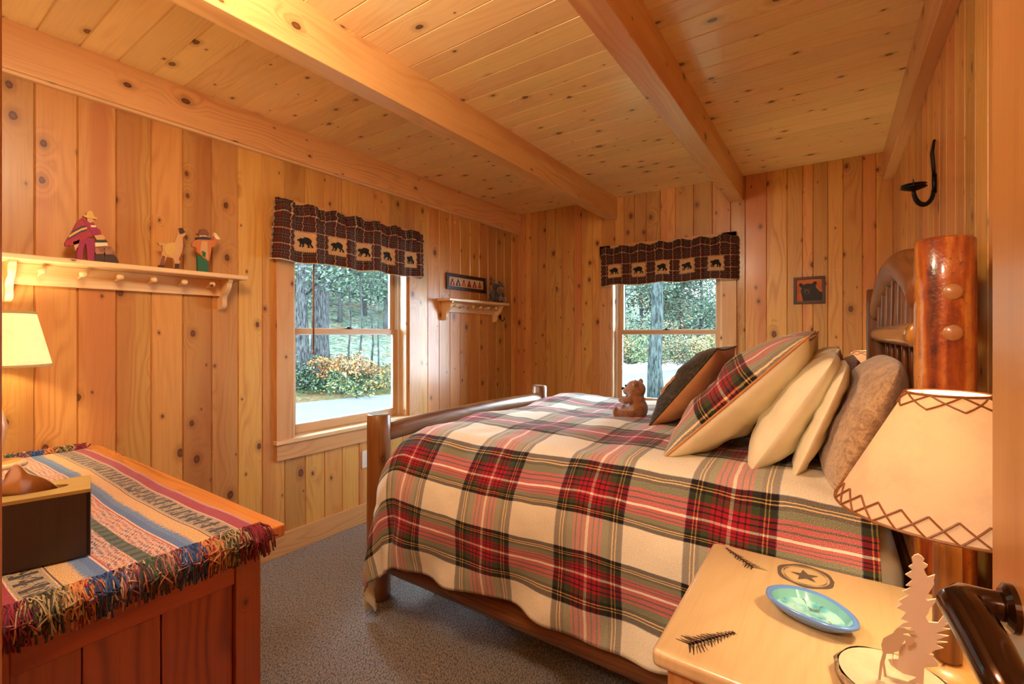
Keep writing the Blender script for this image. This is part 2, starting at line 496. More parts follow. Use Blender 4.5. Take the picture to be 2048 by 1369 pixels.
def runner():
    m = NT('woven_andean_textile')
    uv = m.sep(m.uv()); x, y = uv[0], uv[1]           # x along the stripes, y across from the middle
    tn = m.noise(m.comb(m.math('MULTIPLY', x, 330), m.math('MULTIPLY', y, 8), 0), scale=1, detail=1)
    tn2 = m.noise(m.comb(m.math('MULTIPLY', x, 420), m.math('MULTIPLY', y, 420), 0), scale=1, detail=1)
    jit = m.math('MULTIPLY', m.math('SUBTRACT', tn, .5), .030)
    ay = m.math('ABSOLUTE', y)
    inblue = m.math('MULTIPLY', m.maprange(ay, .075, .09), m.maprange(ay, .118, .105))
    ay2 = m.math('ADD', ay, m.math('MULTIPLY', jit, inblue))
    f = m.math('DIVIDE', ay2, .24)
    S = lambda a: a / .24
    stripe = m.ramp(f, [(0, (.09, .13, .08)), (S(.013), (.55, .20, .12)), (S(.056), (.50, .05, .05)), (S(.059), (.80, .60, .42)), (S(.062), (.08, .16, .36)), (S(.078), (.12, .22, .42)),
                        (S(.095), (.72, .42, .16)), (S(.128), (.10, .05, .03)), (S(.131), (.70, .45, .25)), (S(.134), (.42, .30, .17)), (S(.188), (.75, .5, .35)), (S(.191), (.36, .018, .035)), (S(.222), (.55, .2, .12))], 'CONSTANT')
    # figured band near the middle: diagonal rows of little blocks
    fx = m.math('ADD', m.math('MULTIPLY', x, 34.), m.math('MULTIPLY', m.math('PINGPONG', m.math('MULTIPLY', x, 5.), .5), 3.))
    ck = m.n('ShaderNodeTexChecker'); ck.inputs['Scale'].default_value = 1.
    m.set(ck.inputs['Vector'], m.comb(m.math('MULTIPLY', x, 85.), m.math('ADD', m.math('MULTIPLY', y, 170.), m.math('MULTIPLY', m.math('PINGPONG', m.math('MULTIPLY', x, 8.), .5), 9.)), .5))
    pn = m.noise(m.comb(m.math('MULTIPLY', x, 24), m.math('MULTIPLY', y, 40), 1), scale=1, detail=1)
    pcol = m.ramp(pn, [(0, (.50, .12, .05)), (.40, (.62, .20, .09)), (.47, (.26, .07, .12)), (.54, (.60, .24, .14)), (.60, (.12, .06, .13))], 'CONSTANT')
    pcol2 = m.mix(m.math('MULTIPLY', ck.outputs['Fac'], .85), pcol, (.76, .55, .38))
    zz = m.math('SINE', m.math('MULTIPLY', m.math('ADD', m.math('MULTIPLY', m.math('PINGPONG', m.math('MULTIPLY', x, 7.), .5), .10), y), 420.))
    pcol2 = m.mix(m.maprange(zz, .75, .95), pcol2, (.70, .40, .30))
    inpat = m.math('MULTIPLY', m.math('GREATER_THAN', ay, .013), m.math('LESS_THAN', ay, .056))
    c = m.mix(inpat, stripe, pcol2)
    # black glyphs on the olive band
    gl = m.noise(m.comb(m.math('MULTIPLY', x, 75), m.math('MULTIPLY', ay, 40), 4), scale=1, detail=2, dist=1.5)
    bars = m.math('GREATER_THAN', m.math('SINE', m.math('MULTIPLY', x, 160.)), .55)
    gm = m.math('MAXIMUM', m.math('GREATER_THAN', gl, .54), bars)
    ing = m.math('MULTIPLY', m.math('GREATER_THAN', ay, .140), m.math('LESS_THAN', ay, .183))
    c = m.mix(m.math('MULTIPLY', gm, ing), c, (.035, .03, .022))
    dg = m.math('MULTIPLY', m.math('LESS_THAN', ay, .011), m.math('GREATER_THAN', m.math('SINE', m.math('MULTIPLY', x, 190.)), .1))
    c = m.mix(dg, c, (.035, .045, .035))
    c = m.mix(m.math('MULTIPLY', m.maprange(tn2, .4, .7), .62), c, (.05, .02, .025))
    return m.done(m.pbsdf(c, .9, m.bump(m.math('ADD', tn, tn2), .5, .002), sheen=.3, spec=.15))
M['runner'] = runner()

def vcol_mat(name, rough=.9, var=.25, sc=150):
    m = NT(name)
    nd = m.n('ShaderNodeAttribute', attribute_name='Col')
    c = nd.outputs['Color']
    no = m.noise(m.obj(), scale=sc, detail=2)
    c = m.mix(m.math('MULTIPLY', m.maprange(no, .45, .7), var), c, (.03, .02, .015))
    return m.done(m.pbsdf(c, rough))
M['yarn'] = vcol_mat('coloured_yarn')

def shade_mat(name, col, fleck=.12, es=1.0, ecol=None, tr=.5):
    m = NT(name)
    no = m.noise(m.obj(), scale=18, detail=6, rough=.75)
    c = m.mix(m.maprange(no, .42, .72), col, tuple(x * (1 - fleck) for x in col))
    d = m.n('ShaderNodeBsdfDiffuse'); m.set(d.inputs[0], c)
    t = m.n('ShaderNodeBsdfTranslucent'); m.set(t.inputs[0], c)
    mx = m.n('ShaderNodeMixShader'); mx.inputs[0].default_value = tr
    m.t.links.new(d.outputs[0], mx.inputs[1]); m.t.links.new(t.outputs[0], mx.inputs[2])
    e = m.n('ShaderNodeEmission'); m.set(e.inputs[0], m.mix(.5, c, ecol or col)); e.inputs[1].default_value = es
    ad = m.n('ShaderNodeAddShader'); m.t.links.new(mx.outputs[0], ad.inputs[0]); m.t.links.new(e.outputs[0], ad.inputs[1])
    return m.done(ad.outputs[0])
M['parchment'] = shade_mat('parchment_shade', (.70, .50, .31), es=.10, tr=.30)
M['linen_shade'] = shade_mat('linen_shade', (.85, .70, .42), es=.20, tr=.35)
M['bulb'] = None
def bulb():
    m = NT('lit_bulb'); e = m.n('ShaderNodeEmission'); e.inputs[0].default_value = (1, .75, .45, 1); e.inputs[1].default_value = 12; return m.done(e.outputs[0])
M['bulb'] = bulb()
M['lace'] = plain('brown_leather_lace', (.26, .085, .02), .5)

def glass():
    m = NT('window_glass')
    tr = m.n('ShaderNodeBsdfTransparent'); tr.inputs[0].default_value = (.93, .97, .96, 1)
    gl = m.n('ShaderNodeBsdfGlossy'); gl.inputs['Roughness'].default_value = .02
    fr = m.n('ShaderNodeFresnel'); fr.inputs[0].default_value = 1.25
    mx = m.n('ShaderNodeMixShader'); m.t.links.new(fr.outputs[0], mx.inputs[0])
    m.t.links.new(tr.outputs[0], mx.inputs[1]); m.t.links.new(gl.outputs[0], mx.inputs[2])
    return m.done(mx.outputs[0])
M['glass'] = glass()

# ------------------------------------------------------------------ the room
XL, XR, YN, YB, ZC = -2.59, .312, .06, 3.847, 2.44
W1 = (1.500, 2.396, .655, 1.93)      # left wall window: y0, y1, z0, z1
W2 = (-1.606, -.702, .655, 1.93)     # back wall window: x0, x1, z0, z1
WT = .15                              # wall thickness
GR_W, GR_D = .008, .006

def boards(a, b, widths):
    """board edges from a to b with repeated widths"""
    e = [a]; k = 0
    while e[-1] < b - .03:
        e.append(min(b, e[-1] + widths[k % len(widths)])); k += 1
    e[-1] = b
    return e

def panelled(name, T, a, b, z0, z1, widths, hole=None, mat='pine_wall', thick=WT, flip=False, jitter=0.3):
    """vertical V-groove boards along s in [a,b]; T(s, d, z), d>0 goes into the wall"""
    mb = MB()
    E = boards(a, b, widths)
    def strip(s0, s1, d0, d1, tone, uo):
        cuts = [s0, s1]
        if hole:
            for h in hole[:2]:
                if s0 < h < s1: cuts.append(h)
        cuts.sort()
        for c0, c1 in zip(cuts, cuts[1:]):
            f0 = (c0 - s0) / (s1 - s0); f1 = (c1 - s0) / (s1 - s0)
            dd0 = d0 + (d1 - d0) * f0; dd1 = d0 + (d1 - d0) * f1
            mid = (c0 + c1) / 2
            spans = [(z0, z1)]
            if hole and hole[0] < mid < hole[1]:
                spans = [(z0, hole[2]), (hole[3], z1)]
            for q0, q1 in spans:
                if q1 - q0 < 1e-4: continue
                P = [T(c0, dd0, q0), T(c1, dd1, q0), T(c1, dd1, q1), T(c0, dd0, q1)]
                U = [(c0 + uo[0], q0 + uo[1]), (c1 + uo[0], q0 + uo[1]), (c1 + uo[0], q1 + uo[1]), (c0 + uo[0], q1 + uo[1])]
                if flip: P.reverse(); U.reverse()
                mb.add(P, [(0, 1, 2, 3)], [U], tone)
    for s0, s1 in zip(E, E[1:]):
        tone = random.random(); uo = (random.random() * 9, random.random() * 9)
        g = GR_W / 2
        strip(s0, s0 + g, GR_D, 0, tone, uo)
        strip(s0 + g, s1 - g, 0, 0, tone, uo)
        strip(s1 - g, s1, 0, GR_D, tone, uo)
    # outer skin of the wall
    def outer(s0, s1, q0, q1):
        P = [T(s0, thick, q0), T(s1, thick, q0), T(s1, thick, q1), T(s0, thick, q1)]
        if not flip: P.reverse()
        mb.add(P, [(0, 1, 2, 3)], [[(0, 0)] * 4], .5)
    if hole:
        outer(a, hole[0], z0, z1); outer(hole[1], b, z0, z1); outer(hole[0], hole[1], z0, hole[2]); outer(hole[0], hole[1], hole[3], z1)
    else: outer(a, b, z0, z1)
    o = mb.build(name, M[mat]); tag(o, kind='structure')
    return o

TL = lambda s, d, z: V(XL - d, s, z)
TB = lambda s, d, z: V(s, YB + d, z)
TR = lambda s, d, z: V(XR + d, s, z)
TN_ = lambda s, d, z: V(s, YN - d, z)
wdL = [.127]
panelled('wall_left', TL, YN + .00, YB, 0, ZC, wdL, W1, flip=False)
panelled('wall_back', TB, XL, XR, 0, ZC, [.093, .062, .085, .085, .105, .07, .125, .075, .11, .09, .12, .085, .09, .10, .12, .12, .14, .14, .13, .10, .14, .13], W2, flip=False)
panelled('wall_right', TR, YN, YB, 0, ZC, [.127, .12, .13, .14], None, flip=True)
DX0, DX1, DZ = -.485, .205, 2.06
# near wall with the doorway the camera stands in
mb = MB()
for (a, b, z0, z1) in ((XL, DX0, 0, ZC), (DX1, XR, 0, ZC), (DX0, DX1, DZ, ZC)):
    E = boards(a, b, [.13])
    for s0, s1 in zip(E, E[1:]):
        mb.box((s0 + .001, YN - .12, z0), (s1 - .001, YN, z1), 'z', random.random())
tag(mb.build('wall_near', M['pine_wall']), kind='structure')
# solid corner posts inside the walls
mb = MB()
for (a, b, c, d) in ((XL - WT, YB, XL + .002, YB + WT), (XR - .002, YB, XR + WT, YB + WT), (XL - WT, YN - .12, XL, YN + .002), (XR, YN - .12, XR + WT, YN + .002)):
    mb.box((a, b, 0), (c, d, ZC))
tag(mb.build('trim_9', M['pine_wall']), kind='structure')

# ceiling boards run left to right
mb = MB()
E = boards(-1.7, YB + WT, [.125])
off = (.439 - (-1.7)) % .125
E = [-1.7] + [-1.7 + off + .125 * k for k in range(80) if -1.7 + off + .125 * k < YB + WT - .02] + [YB + WT]
for y0, y1 in zip(E, E[1:]):
    tone = random.random(); uo = (random.random() * 9, random.random() * 9); g = .0035
    for (a, b, da, db) in ((y0, y0 + g, .007, 0), (y0 + g, y1 - g, 0, 0), (y1 - g, y1, 0, .007)):
        mb.add([(XL - WT, a, ZC + da), (XL - WT, b, ZC + db), (XR + WT, b, ZC + db), (XR + WT, a, ZC + da)], [(0, 1, 2, 3)],
               [[(a + uo[0], XL + uo[1]), (b + uo[0], XL + uo[1]), (b + uo[0], XR + uo[1]), (a + uo[0], XR + uo[1])]], tone)
mb.box((XL - WT, -1.7, ZC + .02), (XR + WT, YB + WT, ZC + .1))
tag(mb.build('ceiling', M['pine_ceil']), kind='structure')

mb = MB(); mb.box((XL - WT, -1.7, -.08), (XR + WT, YB + WT, 0.0))
tag(mb.build('floor', M['carpet']), kind='structure')

# beams: front to back
def beam(name, x0, x1, z0, y0, y1):
    mb = MB(); mb.box((x0, y0, z0), (x1, y1, ZC + .004), 'y', random.random())
    return tag(mb.build(name, M['pine_beam'], bevel=.004), kind='structure')
beam('trim_1', XL - .002, -2.548, 2.258, YN, YB)          # wall plate beam
beam('trim_2', -1.640, -1.548, 2.258, YN, YB)
beam('trim_3', -.658, -.558, 2.258, YN, YB)
beam('trim_4', .262, XR + .002, 2.252, YN, YB)
mb = MB(); mb.box((XL, YN, 2.246), (-2.565, YB, 2.258), 'y')
tag(mb.build('trim_5', M['pine_pale']), kind='structure')

# baseboards
for nm, lo, hi in (('baseboard_left', (XL, YN, 0), (XL + .018, YB, .125)), ('baseboard_back', (XL, YB - .018, 0), (XR, YB, .125)), ('baseboard_right', (XR - .018, YN, 0), (XR, YB, .125))):
    mb = MB(); mb.box(lo, hi); tag(mb.build(nm, M['pine_trim'], bevel=.003), kind='structure')

# hall behind the camera
mb = MB()
mb.box((-1.2, -1.62, 0), (.95, -1.55, ZC)); mb.box((-1.25, -1.6, 0), (-1.2, YN - .12, ZC)); mb.box((.45, -1.6, 0), (.5, YN - .12, ZC))
tag(mb.build('wall_hall', M['pine_wall']), kind='structure')
# door jambs
mb = MB(); mb.box((DX0 - .0, YN - .125, 0), (DX0 + .0, YN, DZ))
def jamb(name, lo, hi):
    mb = MB(); mb.box(lo, hi); tag(mb.build(name, M['door'], bevel=.002), kind='structure')
jamb('trim_6', (DX0, YN - .13, 0), (DX0 + .018, YN + .004, DZ))
jamb('trim_7', (DX1 - .018, YN - .13, 0), (DX1, YN + .004, DZ))
jamb('trim_8', (DX0, YN - .13, DZ - .018), (DX1, YN + .004, DZ))

# ------------------------------------------------------------------ windows
def window(name, T, w, dirn):
    s0, s1, z0, z1 = w
    root = empty(name, T((s0 + s1) / 2, 0, z0), kind='structure')
    def bx(nm, sa, sb, da, db, za, zb, mat, par=root, bevel=.002, grain=None):
        a = T(sa, da, za); b = T(sb, db, zb)
        lo = [min(a[i], b[i]) for i in range(3)]; hi = [max(a[i], b[i]) for i in range(3)]
        m_ = MB(); m_.box(lo, hi, grain)
        return m_.build(nm, M[mat], par, bevel=bevel)
    cw = .10
    for (sa, sb) in ((s0 - cw, s0), (s1, s1 + cw)):
        bx('side_casing', sa, sb, -.018, 0, z0 - .02, z1 + cw, 'pine_trim')
    bx('head_casing', s0 - cw, s1 + cw, -.018, 0, z1, z1 + cw, 'pine_trim')
    bx('stool', s0 - cw - .01, s1 + cw + .01, -.035, WT - .02, z0 - .022, z0, 'pine_pale')
    bx('apron', s0 - cw, s1 + cw, -.02, 0, z0 - .115, z0 - .022, 'pine_trim')
    for sa, sb in ((s0 - .001, s0 + .018), (s1 - .018, s1 + .001)):
        bx('side_jamb', sa, sb, 0, WT + .01, z0, z1, 'pine_pale')
    bx('head_jamb', s0, s1, 0, WT + .01, z1 - .018, z1, 'pine_pale')
    # vinyl tracks
    for sa, sb in ((s0 + .018, s0 + .030), (s1 - .030, s1 - .018)):
        bx('sash_track', sa, sb, .075, .145, z0, z1, 'white_vinyl', bevel=.001)
    zm = 1.275
    a, b = s0 + .028, s1 - .028
    st = .038
    def sash(nm, d0, d1, za, zb, rt, rb):
        f = MB()
        def add(sa, sb, qa, qb, g):
            p, q = T(sa, d0, qa), T(sb, d1, qb)
            f.box([min(p[i], q[i]) for i in range(3)], [max(p[i], q[i]) for i in range(3)], g)
        gs = 'y' if dirn == 'y' else 'x'
        add(a, a + st, za, zb, 'z'); add(b - st, b, za, zb, 'z')
        add(a + st, b - st, zb - rt, zb, gs); add(a + st, b - st, za, za + rb, gs)
        sh = f.build(nm, M['sash'], root, bevel=.002)
        dm = (d0 + d1) / 2
        g = MB(); p, q = T(a + st - .005, dm - .002, za + rb - .005), T(b - st + .005, dm + .002, zb - rt + .005)
        g.box([min(p[i], q[i]) for i in range(3)], [max(p[i], q[i]) for i in range(3)])
        g.build('glass_pane', M['glass'], sh)
        # white glazing bead
        w_ = MB()
        for (sa, sb, qa, qb) in ((a + st, a + st + .006, za + rb, zb - rt), (b - st - .006, b - st, za + rb, zb - rt), (a + st, b - st, za + rb, za + rb + .006), (a + st, b - st, zb - rt - .006, zb - rt)):
            p, q = T(sa, d0 + .006, qa), T(sb, d1 - .006, qb)
            w_.box([min(p[i], q[i]) for i in range(3)], [max(p[i], q[i]) for i in range(3)])
        w_.build('glazing_bead', M['white_vinyl'], sh)
    sash('upper_sash', .110, .140, zm - .016, z1 - .018, .04, .032)
    sash('lower_sash', .078, .108, z0 + .002, zm + .016, .032, .05)
    lk = MB(); c = T((s0 + s1) / 2, .093, zm + .016)
    lk.lathe([(0.0, .014), (.012, .014), (.016, .006), (.018, 0)], c, 16)
    p = T((s0 + s1) / 2 - .028, .085, zm + .016); q = T((s0 + s1) / 2 + .028, .101, zm + .022)
    lk.box([min(p[i], q[i]) for i in range(3)], [max(p[i], q[i]) for i in range(3)])
    lk.build('sash_lock', M['black_metal'], root)
    return root
window('window_1', TL, W1, 'y')
window('window_2', TB, W2, 'x')

# ------------------------------------------------------------------ valances with bear patches
def inside(p, poly):
    x, y = p; c = False; n = len(poly)
    for i in range(n):
        x0, y0 = poly[i]; x1, y1 = poly[i - 1]
        if (y0 > y) != (y1 > y) and x < (x1 - x0) * (y - y0) / (y1 - y0) + x0: c = not c
    return c
BEAR = [(0, .62), (.03, .70), (.09, .76), (.12, .86), (.17, .84), (.22, .87), (.30, .84), (.42, .95), (.58, 1.0), (.74, .96), (.86, .84), (.92, .62), (.94, .45), (1.0, .22), (1.0, .02), (.88, .02), (.87, .18), (.80, .30), (.76, .25), (.78, .02), (.64, .02), (.64, .12), (.67, .2), (.60, .40), (.45, .38), (.38, .2), (.40, .02), (.26, .02), (.27, .14), (.30, .2), (.24, .35), (.20, .2), (.22, .04), (.10, .04), (.12, .2), (.16, .45), (.14, .56), (.05, .54)]

def patch_mat():
    m = NT('tan_patch_with_stitching')
    uv = m.sep(m.uv()); u, v = uv[0], uv[1]
    eu = m.math('MINIMUM', u, m.math('SUBTRACT', 1., u)); ev = m.math('MINIMUM', v, m.math('SUBTRACT', 1., v))
    tu = m.math('MULTIPLY', m.math('LESS_THAN', eu, .05), m.math('GREATER_THAN', m.math('SINE', m.math('MULTIPLY', v, 75.)), .5))
    tv = m.math('MULTIPLY', m.math('LESS_THAN', ev, .05), m.math('GREATER_THAN', m.math('SINE', m.math('MULTIPLY', u, 75.)), .5))
    c = m.mix(m.math('MAXIMUM', tu, tv), m.mix(m.noise(m.obj(), scale=90, detail=2), (.50, .27, .11), (.62, .38, .17)), (.03, .02, .015))
    return m.done(m.pbsdf(c, .9))
M['patch'] = patch_mat()

def valance(T, s0, s1, z0, z1, label, seed, flare=0):
    rnd = random.Random(seed)
    W = s1 - s0; H = z1 - z0
    ph = [rnd.random() * 6 for _ in range(6)]
    def S(u, v, off=0.0):
        t = 1 - v
        fold = .015 * sin(2 * pi * (5.2 * u) + ph[0]) + .005 * sin(2 * pi * 9.1 * u + ph[1]) + .003 * sin(2 * pi * 15 * u + ph[2])
        gather = .006 * sin(2 * pi * 24 * u + ph[3]) + .004 * sin(2 * pi * 37 * u + ph[4])
        k = min(1, max(0, (v - .70) / .12))
        d = -.075 - (fold * (.35 + .65 * t) * (1 - k * .6) + gather * (.25 + k)) - .012 * exp(-((v - .80) / .07) ** 2) * 0
        if .76 < v < .90: d -= .010 * sin(pi * (v - .76) / .14)       # rod pocket
        e = min(u, 1 - u) * W
        if e < .05:
            q = 1 - e / .05
            d = d * (1 - q ** 3) + (-.020) * q ** 3
        z = z0 + H * v + (.010 * sin(2 * pi * 7 * u + ph[5]) * k) + .006 * sin(2 * pi * 3.1 * u + ph[2]) * t
        s = s0 + W * u + .004 * sin(2 * pi * 9 * v + u * 30) - flare * t * max(0, 1 - u / .12) * .05
        return T(s, d - off, z)
    root = empty('valance', T((s0 + s1) / 2, -.07, z1), label, 'valance')
    mb = MB(); mb.grid(lambda a, b: S(a, b), 220, 34, lambda a, b: (a * W * 1.25, b * H))
    o = mb.build('fabric', M['valance'], root, smooth=True)
    sm = o.modifiers.new('thick', 'SOLIDIFY'); sm.thickness = .002
    # rod
    r = MB(); r.tube([T(s0 + .012, -.040, z0 + H * .83), T(s1 - .012, -.040, z0 + H * .83)], .006, 10)
    r.build('curtain_rod', M['white_vinyl'], root)
    # pale lining along the hem
    hm = MB(); hm.grid(lambda a, b: S(a, -.012 + .02 * b, -.002), 180, 1); h = hm.build('hem', M['cream'], root, smooth=True)
    pw, phh = .122 / W, .116 / H
    for c in (.135, .325, .50, .675, .865):
        cv = .36
        def PS(a, b, off): return S(c + (a - .5) * pw, cv + (b - .5) * phh, off)
        p = MB(); p.grid(lambda a, b: PS(a, b, .004), 24, 16); po = p.build('patch', M['patch'], root, smooth=True)
        bb = MB(); NX, NY = 44, 34
        for i in range(NX):
            for j in range(NY):
                if inside(((i + .5) / NX, (j + .5) / NY), BEAR):
                    q = [(.16 + .66 * (i + di) / NX, .22 + .52 * (j + dj) / NY) for di, dj in ((0, 0), (1, 0), (1, 1), (0, 1))]
                    bb.add([PS(a, b, .0085) for a, b in q], [(0, 1, 2, 3)], [q])
        bb.build('bear_applique', M['bear_black'], po)
    return root
valance(TL, 1.385, 2.50, 1.675, 2.005, 'dark plaid valance with bear patches over the window on the left wall', 3, flare=.5)
valance(TB, -1.69, -.585, 1.675, 2.000, 'dark plaid valance with bear patches over the window behind the bed', 5)
# blind wand hanging in the left window
mb = MB(); p = pix(627, 708, 'x', -2.615)
mb.tube([V(-2.615, p.y, p.z), V(-2.615, p.y, 1.93)], .0055, 8)
mb.lathe([(0, 0), (.008, .004), (.008, .02), (.005, .03)], (-2.615, p.y, p.z - .005), 10)
tag(mb.build('blind_wand', M['lace'], smooth=True), 'thin brown rod hanging in front of the left window glass', 'rod')

# ------------------------------------------------------------------ shelves with pegs
def shelf(y0, y1, zt, yb0, yb1, pegs, label, hook=None):
    root = empty('peg_shelf', (XL, (y0 + y1) / 2, zt), label, 'shelf', 'peg shelves on the left wall')
    D = .135
    mb = MB(); mb.box((XL + .0005, y0, zt - .022), (XL + D, y1, zt), 'y'); mb.build('board', M['pine_pale'], root, bevel=.006)
    mb = MB(); mb.box((XL + .0005, yb0, zt - .105), (XL + .02, yb1, zt - .022), 'y'); mb.build('back_rail', M['pine_pale'], root, bevel=.003)
    for yb in (yb0, yb1):
        prof = [(.0, 0), (.112, 0), (.112, -.012), (.100, -.020), (.097, -.035), (.088, -.055), (.066, -.072), (.050, -.088), (.046, -.105), (.048, -.125), (.040, -.140), (.026, -.148), (.0, -.150)]
        mb = MB(); mb.prism(prof, lambda p: (XL + .001 + p[0], yb - .010, zt - .022 + p[1]), (0, .02, 0))
        mb.build('bracket', M['pine_pale'], root, bevel=.002)
    for y in pegs:
        mb = MB()
        a = radians(12)
        pts = []; rad = []
        for k, (d, r) in enumerate([(0, .006), (.02, .0055), (.04, .006), (.052, .0075), (.058, .0115), (.066, .0135), (.073, .0115), (.077, .004)]):
            pts.append((XL + .018 + d * cos(a), y, zt - .066 + d * sin(a))); rad.append(r)
        mb.tube(pts, rad, 12); mb.build('peg', M['pine_pale'], root, smooth=True)
    return root
shelf(.285, 1.190, 1.555, .365, 1.115, [.447 + .1195 * k for k in range(6)], 'long pale pine peg shelf above the dresser carrying carved figures')
shelf(2.700, 3.515, 1.540, 2.765, 3.44, [2.84 + .107 * k for k in range(6)], 'pine peg shelf in the far corner with a plush toy on it')
# iron coat hook under the corner shelf
mb = MB(); hp = pix(1002, 636, 'x', XL + .01)
mb.tube([(XL + .003, hp.y, hp.z + .025), (XL + .008, hp.y, hp.z - .015), (XL + .03, hp.y, hp.z - .035), (XL + .05, hp.y, hp.z - .015), (XL + .045, hp.y, hp.z + .005)], .005, 8)
tag(mb.build('coat_hook', M['black_metal'], smooth=True), 'small dark hook on the wall under the corner shelf', 'hook')

def flat(name, col, rough=.6, **k):
    if name not in M: M[name] = plain(name, col, rough, **k)
    return M[name]

# ------------------------------------------------------------------ painted wooden figures on the long shelf
def carved(name, label, cat, layers, xplane=-2.500):
    """layers: (part name, material, outline in picture-crop units, how proud it stands)"""
    def q(p):
        w = pix(100 + p[0] / 5.389, 380 + p[1] / 5.389, 'x', xplane); return (w.y, w.z)
    L = [(n, m, [q(p) for p in poly], k) for n, m, poly, k in layers]
    zmin = min(p[1] for _, _, pl, _ in L for p in pl); yc = sum(p[0] for p in L[0][2]) / len(L[0][2])
    dz = 1.555 - zmin
    root = empty(name, (xplane, yc, 1.5552), label, cat)
    for n, m, pl, k in L:
        mb = MB(); mb.prism(pl, lambda p: (xplane + k * .0028, p[0], p[1] + dz + .0003), (-.016 - k * .0028, 0, 0))
        mb.build(n, m, root, fixn=True)
    return root
crim = flat('crimson_paint', (.36, .02, .035)); mag = flat('magenta_paint', (.30, .015, .07)); och = flat('ochre_paint', (.62, .36, .08)); navy = flat('navy_paint', (.03, .03, .07))
tanp = flat('tan_paint', (.60, .32, .12)); brn = flat('brown_paint', (.22, .07, .025)); dbr = flat('dark_brown_paint', (.05, .018, .01)); grn = flat('green_paint', (.02, .12, .045)); creamp = flat('cream_paint', (.78, .6, .35)); stone = flat('stone_brown_paint', (.30, .12, .05), var=.3, scale=60)
orp = flat('orange_paint', (.55, .17, .04)); dgr = flat('dark_green_paint', (.02, .035, .02))
def ell(cx, cy, rx, ry, n=14): return [(cx + rx * cos(2 * pi * k / n), cy + ry * sin(2 * pi * k / n)) for k in range(n)]
carved('carved_figure', 'painted wooden man in a red striped poncho bending over a stone pile', 'figurine', [
    ('trousers', mag, [(320, 505), (400, 500), (485, 520), (480, 600), (480, 745), (405, 745), (400, 640), (385, 560), (360, 620), (345, 745), (290, 745), (295, 650), (310, 570)], 0),
    ('shirt_tail', tanp, [(245, 550), (320, 520), (300, 600), (275, 640)], 1),
    ('poncho', crim, [(350, 285), (290, 340), (240, 430), (190, 510), (160, 560), (165, 590), (230, 590), (320, 560), (400, 500), (470, 480), (520, 470), (555, 470), (540, 420), (500, 390), (470, 345), (430, 330), (395, 320)], 1),
    ('yellow_stripe', och, [(200, 480), (260, 440), (340, 400), (395, 388), (392, 410), (330, 428), (260, 468), (198, 505)], 2),
    ('dark_stripe', navy, [(240, 428), (330, 382), (385, 374), (385, 388), (330, 400), (235, 448)], 2),
    ('lower_stripe', navy, [(195, 508), (260, 470), (330, 430), (395, 412), (395, 424), (330, 444), (262, 484), (190, 522)], 2),
    ('sleeve', mag, [(340, 300), (400, 380), (470, 480), (520, 450), (490, 380), (430, 345), (380, 315)], 2),
    ('cuff', creamp, [(430, 370), (485, 372), (490, 392), (440, 392)], 3),
    ('hands', tanp, [(470, 480), (560, 470), (590, 500), (580, 527), (500, 527)], 2),
    ('face', tanp, [(395, 280), (455, 300), (468, 330), (430, 347), (400, 325)], 2),
    ('hat_brim', och, [(350, 268), (400, 260), (460, 272), (503, 292), (497, 306), (450, 300), (380, 286)], 3),
    ('hat_crown', och, [(388, 264), (400, 225), (430, 210), (455, 225), (470, 274)], 2),
    ('slab', dgr, [(485, 525), (600, 525), (622, 548), (485, 553)], 1), ('slab', creamp, [(485, 555), (615, 557), (622, 590), (485, 600)], 1),
    ('slab', brn, [(480, 600), (660, 600), (660, 616), (480, 616)], 1),
    ('stone', stone, [(485, 616), (575, 616), (585, 640), (580, 676), (495, 680), (482, 650)], 1), ('stone', stone, [(590, 616), (670, 616), (705, 650), (700, 686), (600, 684), (586, 650)], 1),
    ('stone', dbr, [(484, 684), (580, 686), (590, 720), (585, 758), (480, 750)], 1), ('stone', dbr, [(592, 688), (690, 690), (725, 725), (742, 775), (590, 762)], 1)])
carved('carved_llama', 'painted wooden llama with an ochre saddle blanket on the long shelf', 'figurine', [
    ('body', tanp, [(1165, 560), (1185, 555), (1240, 570), (1345, 560), (1365, 500), (1395, 420), (1405, 405), (1425, 402), (1440, 430), (1465, 470), (1450, 490), (1435, 500), (1455, 600), (1440, 680), (1400, 760), (1385, 838), (1345, 838), (1345, 780), (1330, 735), (1260, 715), (1240, 770), (1225, 838), (1175, 838), (1190, 760), (1205, 700), (1215, 640), (1210, 590), (1180, 590)], 0),
    ('blanket', och, [(1235, 575), (1345, 560), (1350, 640), (1320, 725), (1250, 690), (1225, 620)], 1),
    ('head', dbr, [(1388, 440), (1400, 405), (1425, 402), (1442, 430), (1455, 452), (1430, 465), (1400, 470)], 1),
    ('neck_shadow', brn, [(1430, 500), (1455, 600), (1440, 680), (1400, 760), (1388, 740), (1425, 660), (1435, 590)], 1),  # shadow down the llama's neck, put in as a brown overlay
    ('hind_leg', brn, [(1212, 700), (1240, 710), (1225, 838), (1175, 838), (1192, 760)], 1), ('hoof', dbr, [(1175, 805), (1228, 805), (1226, 838), (1175, 838)], 2), ('hoof', dbr, [(1347, 790), (1390, 790), (1386, 838), (1345, 838)], 2)])
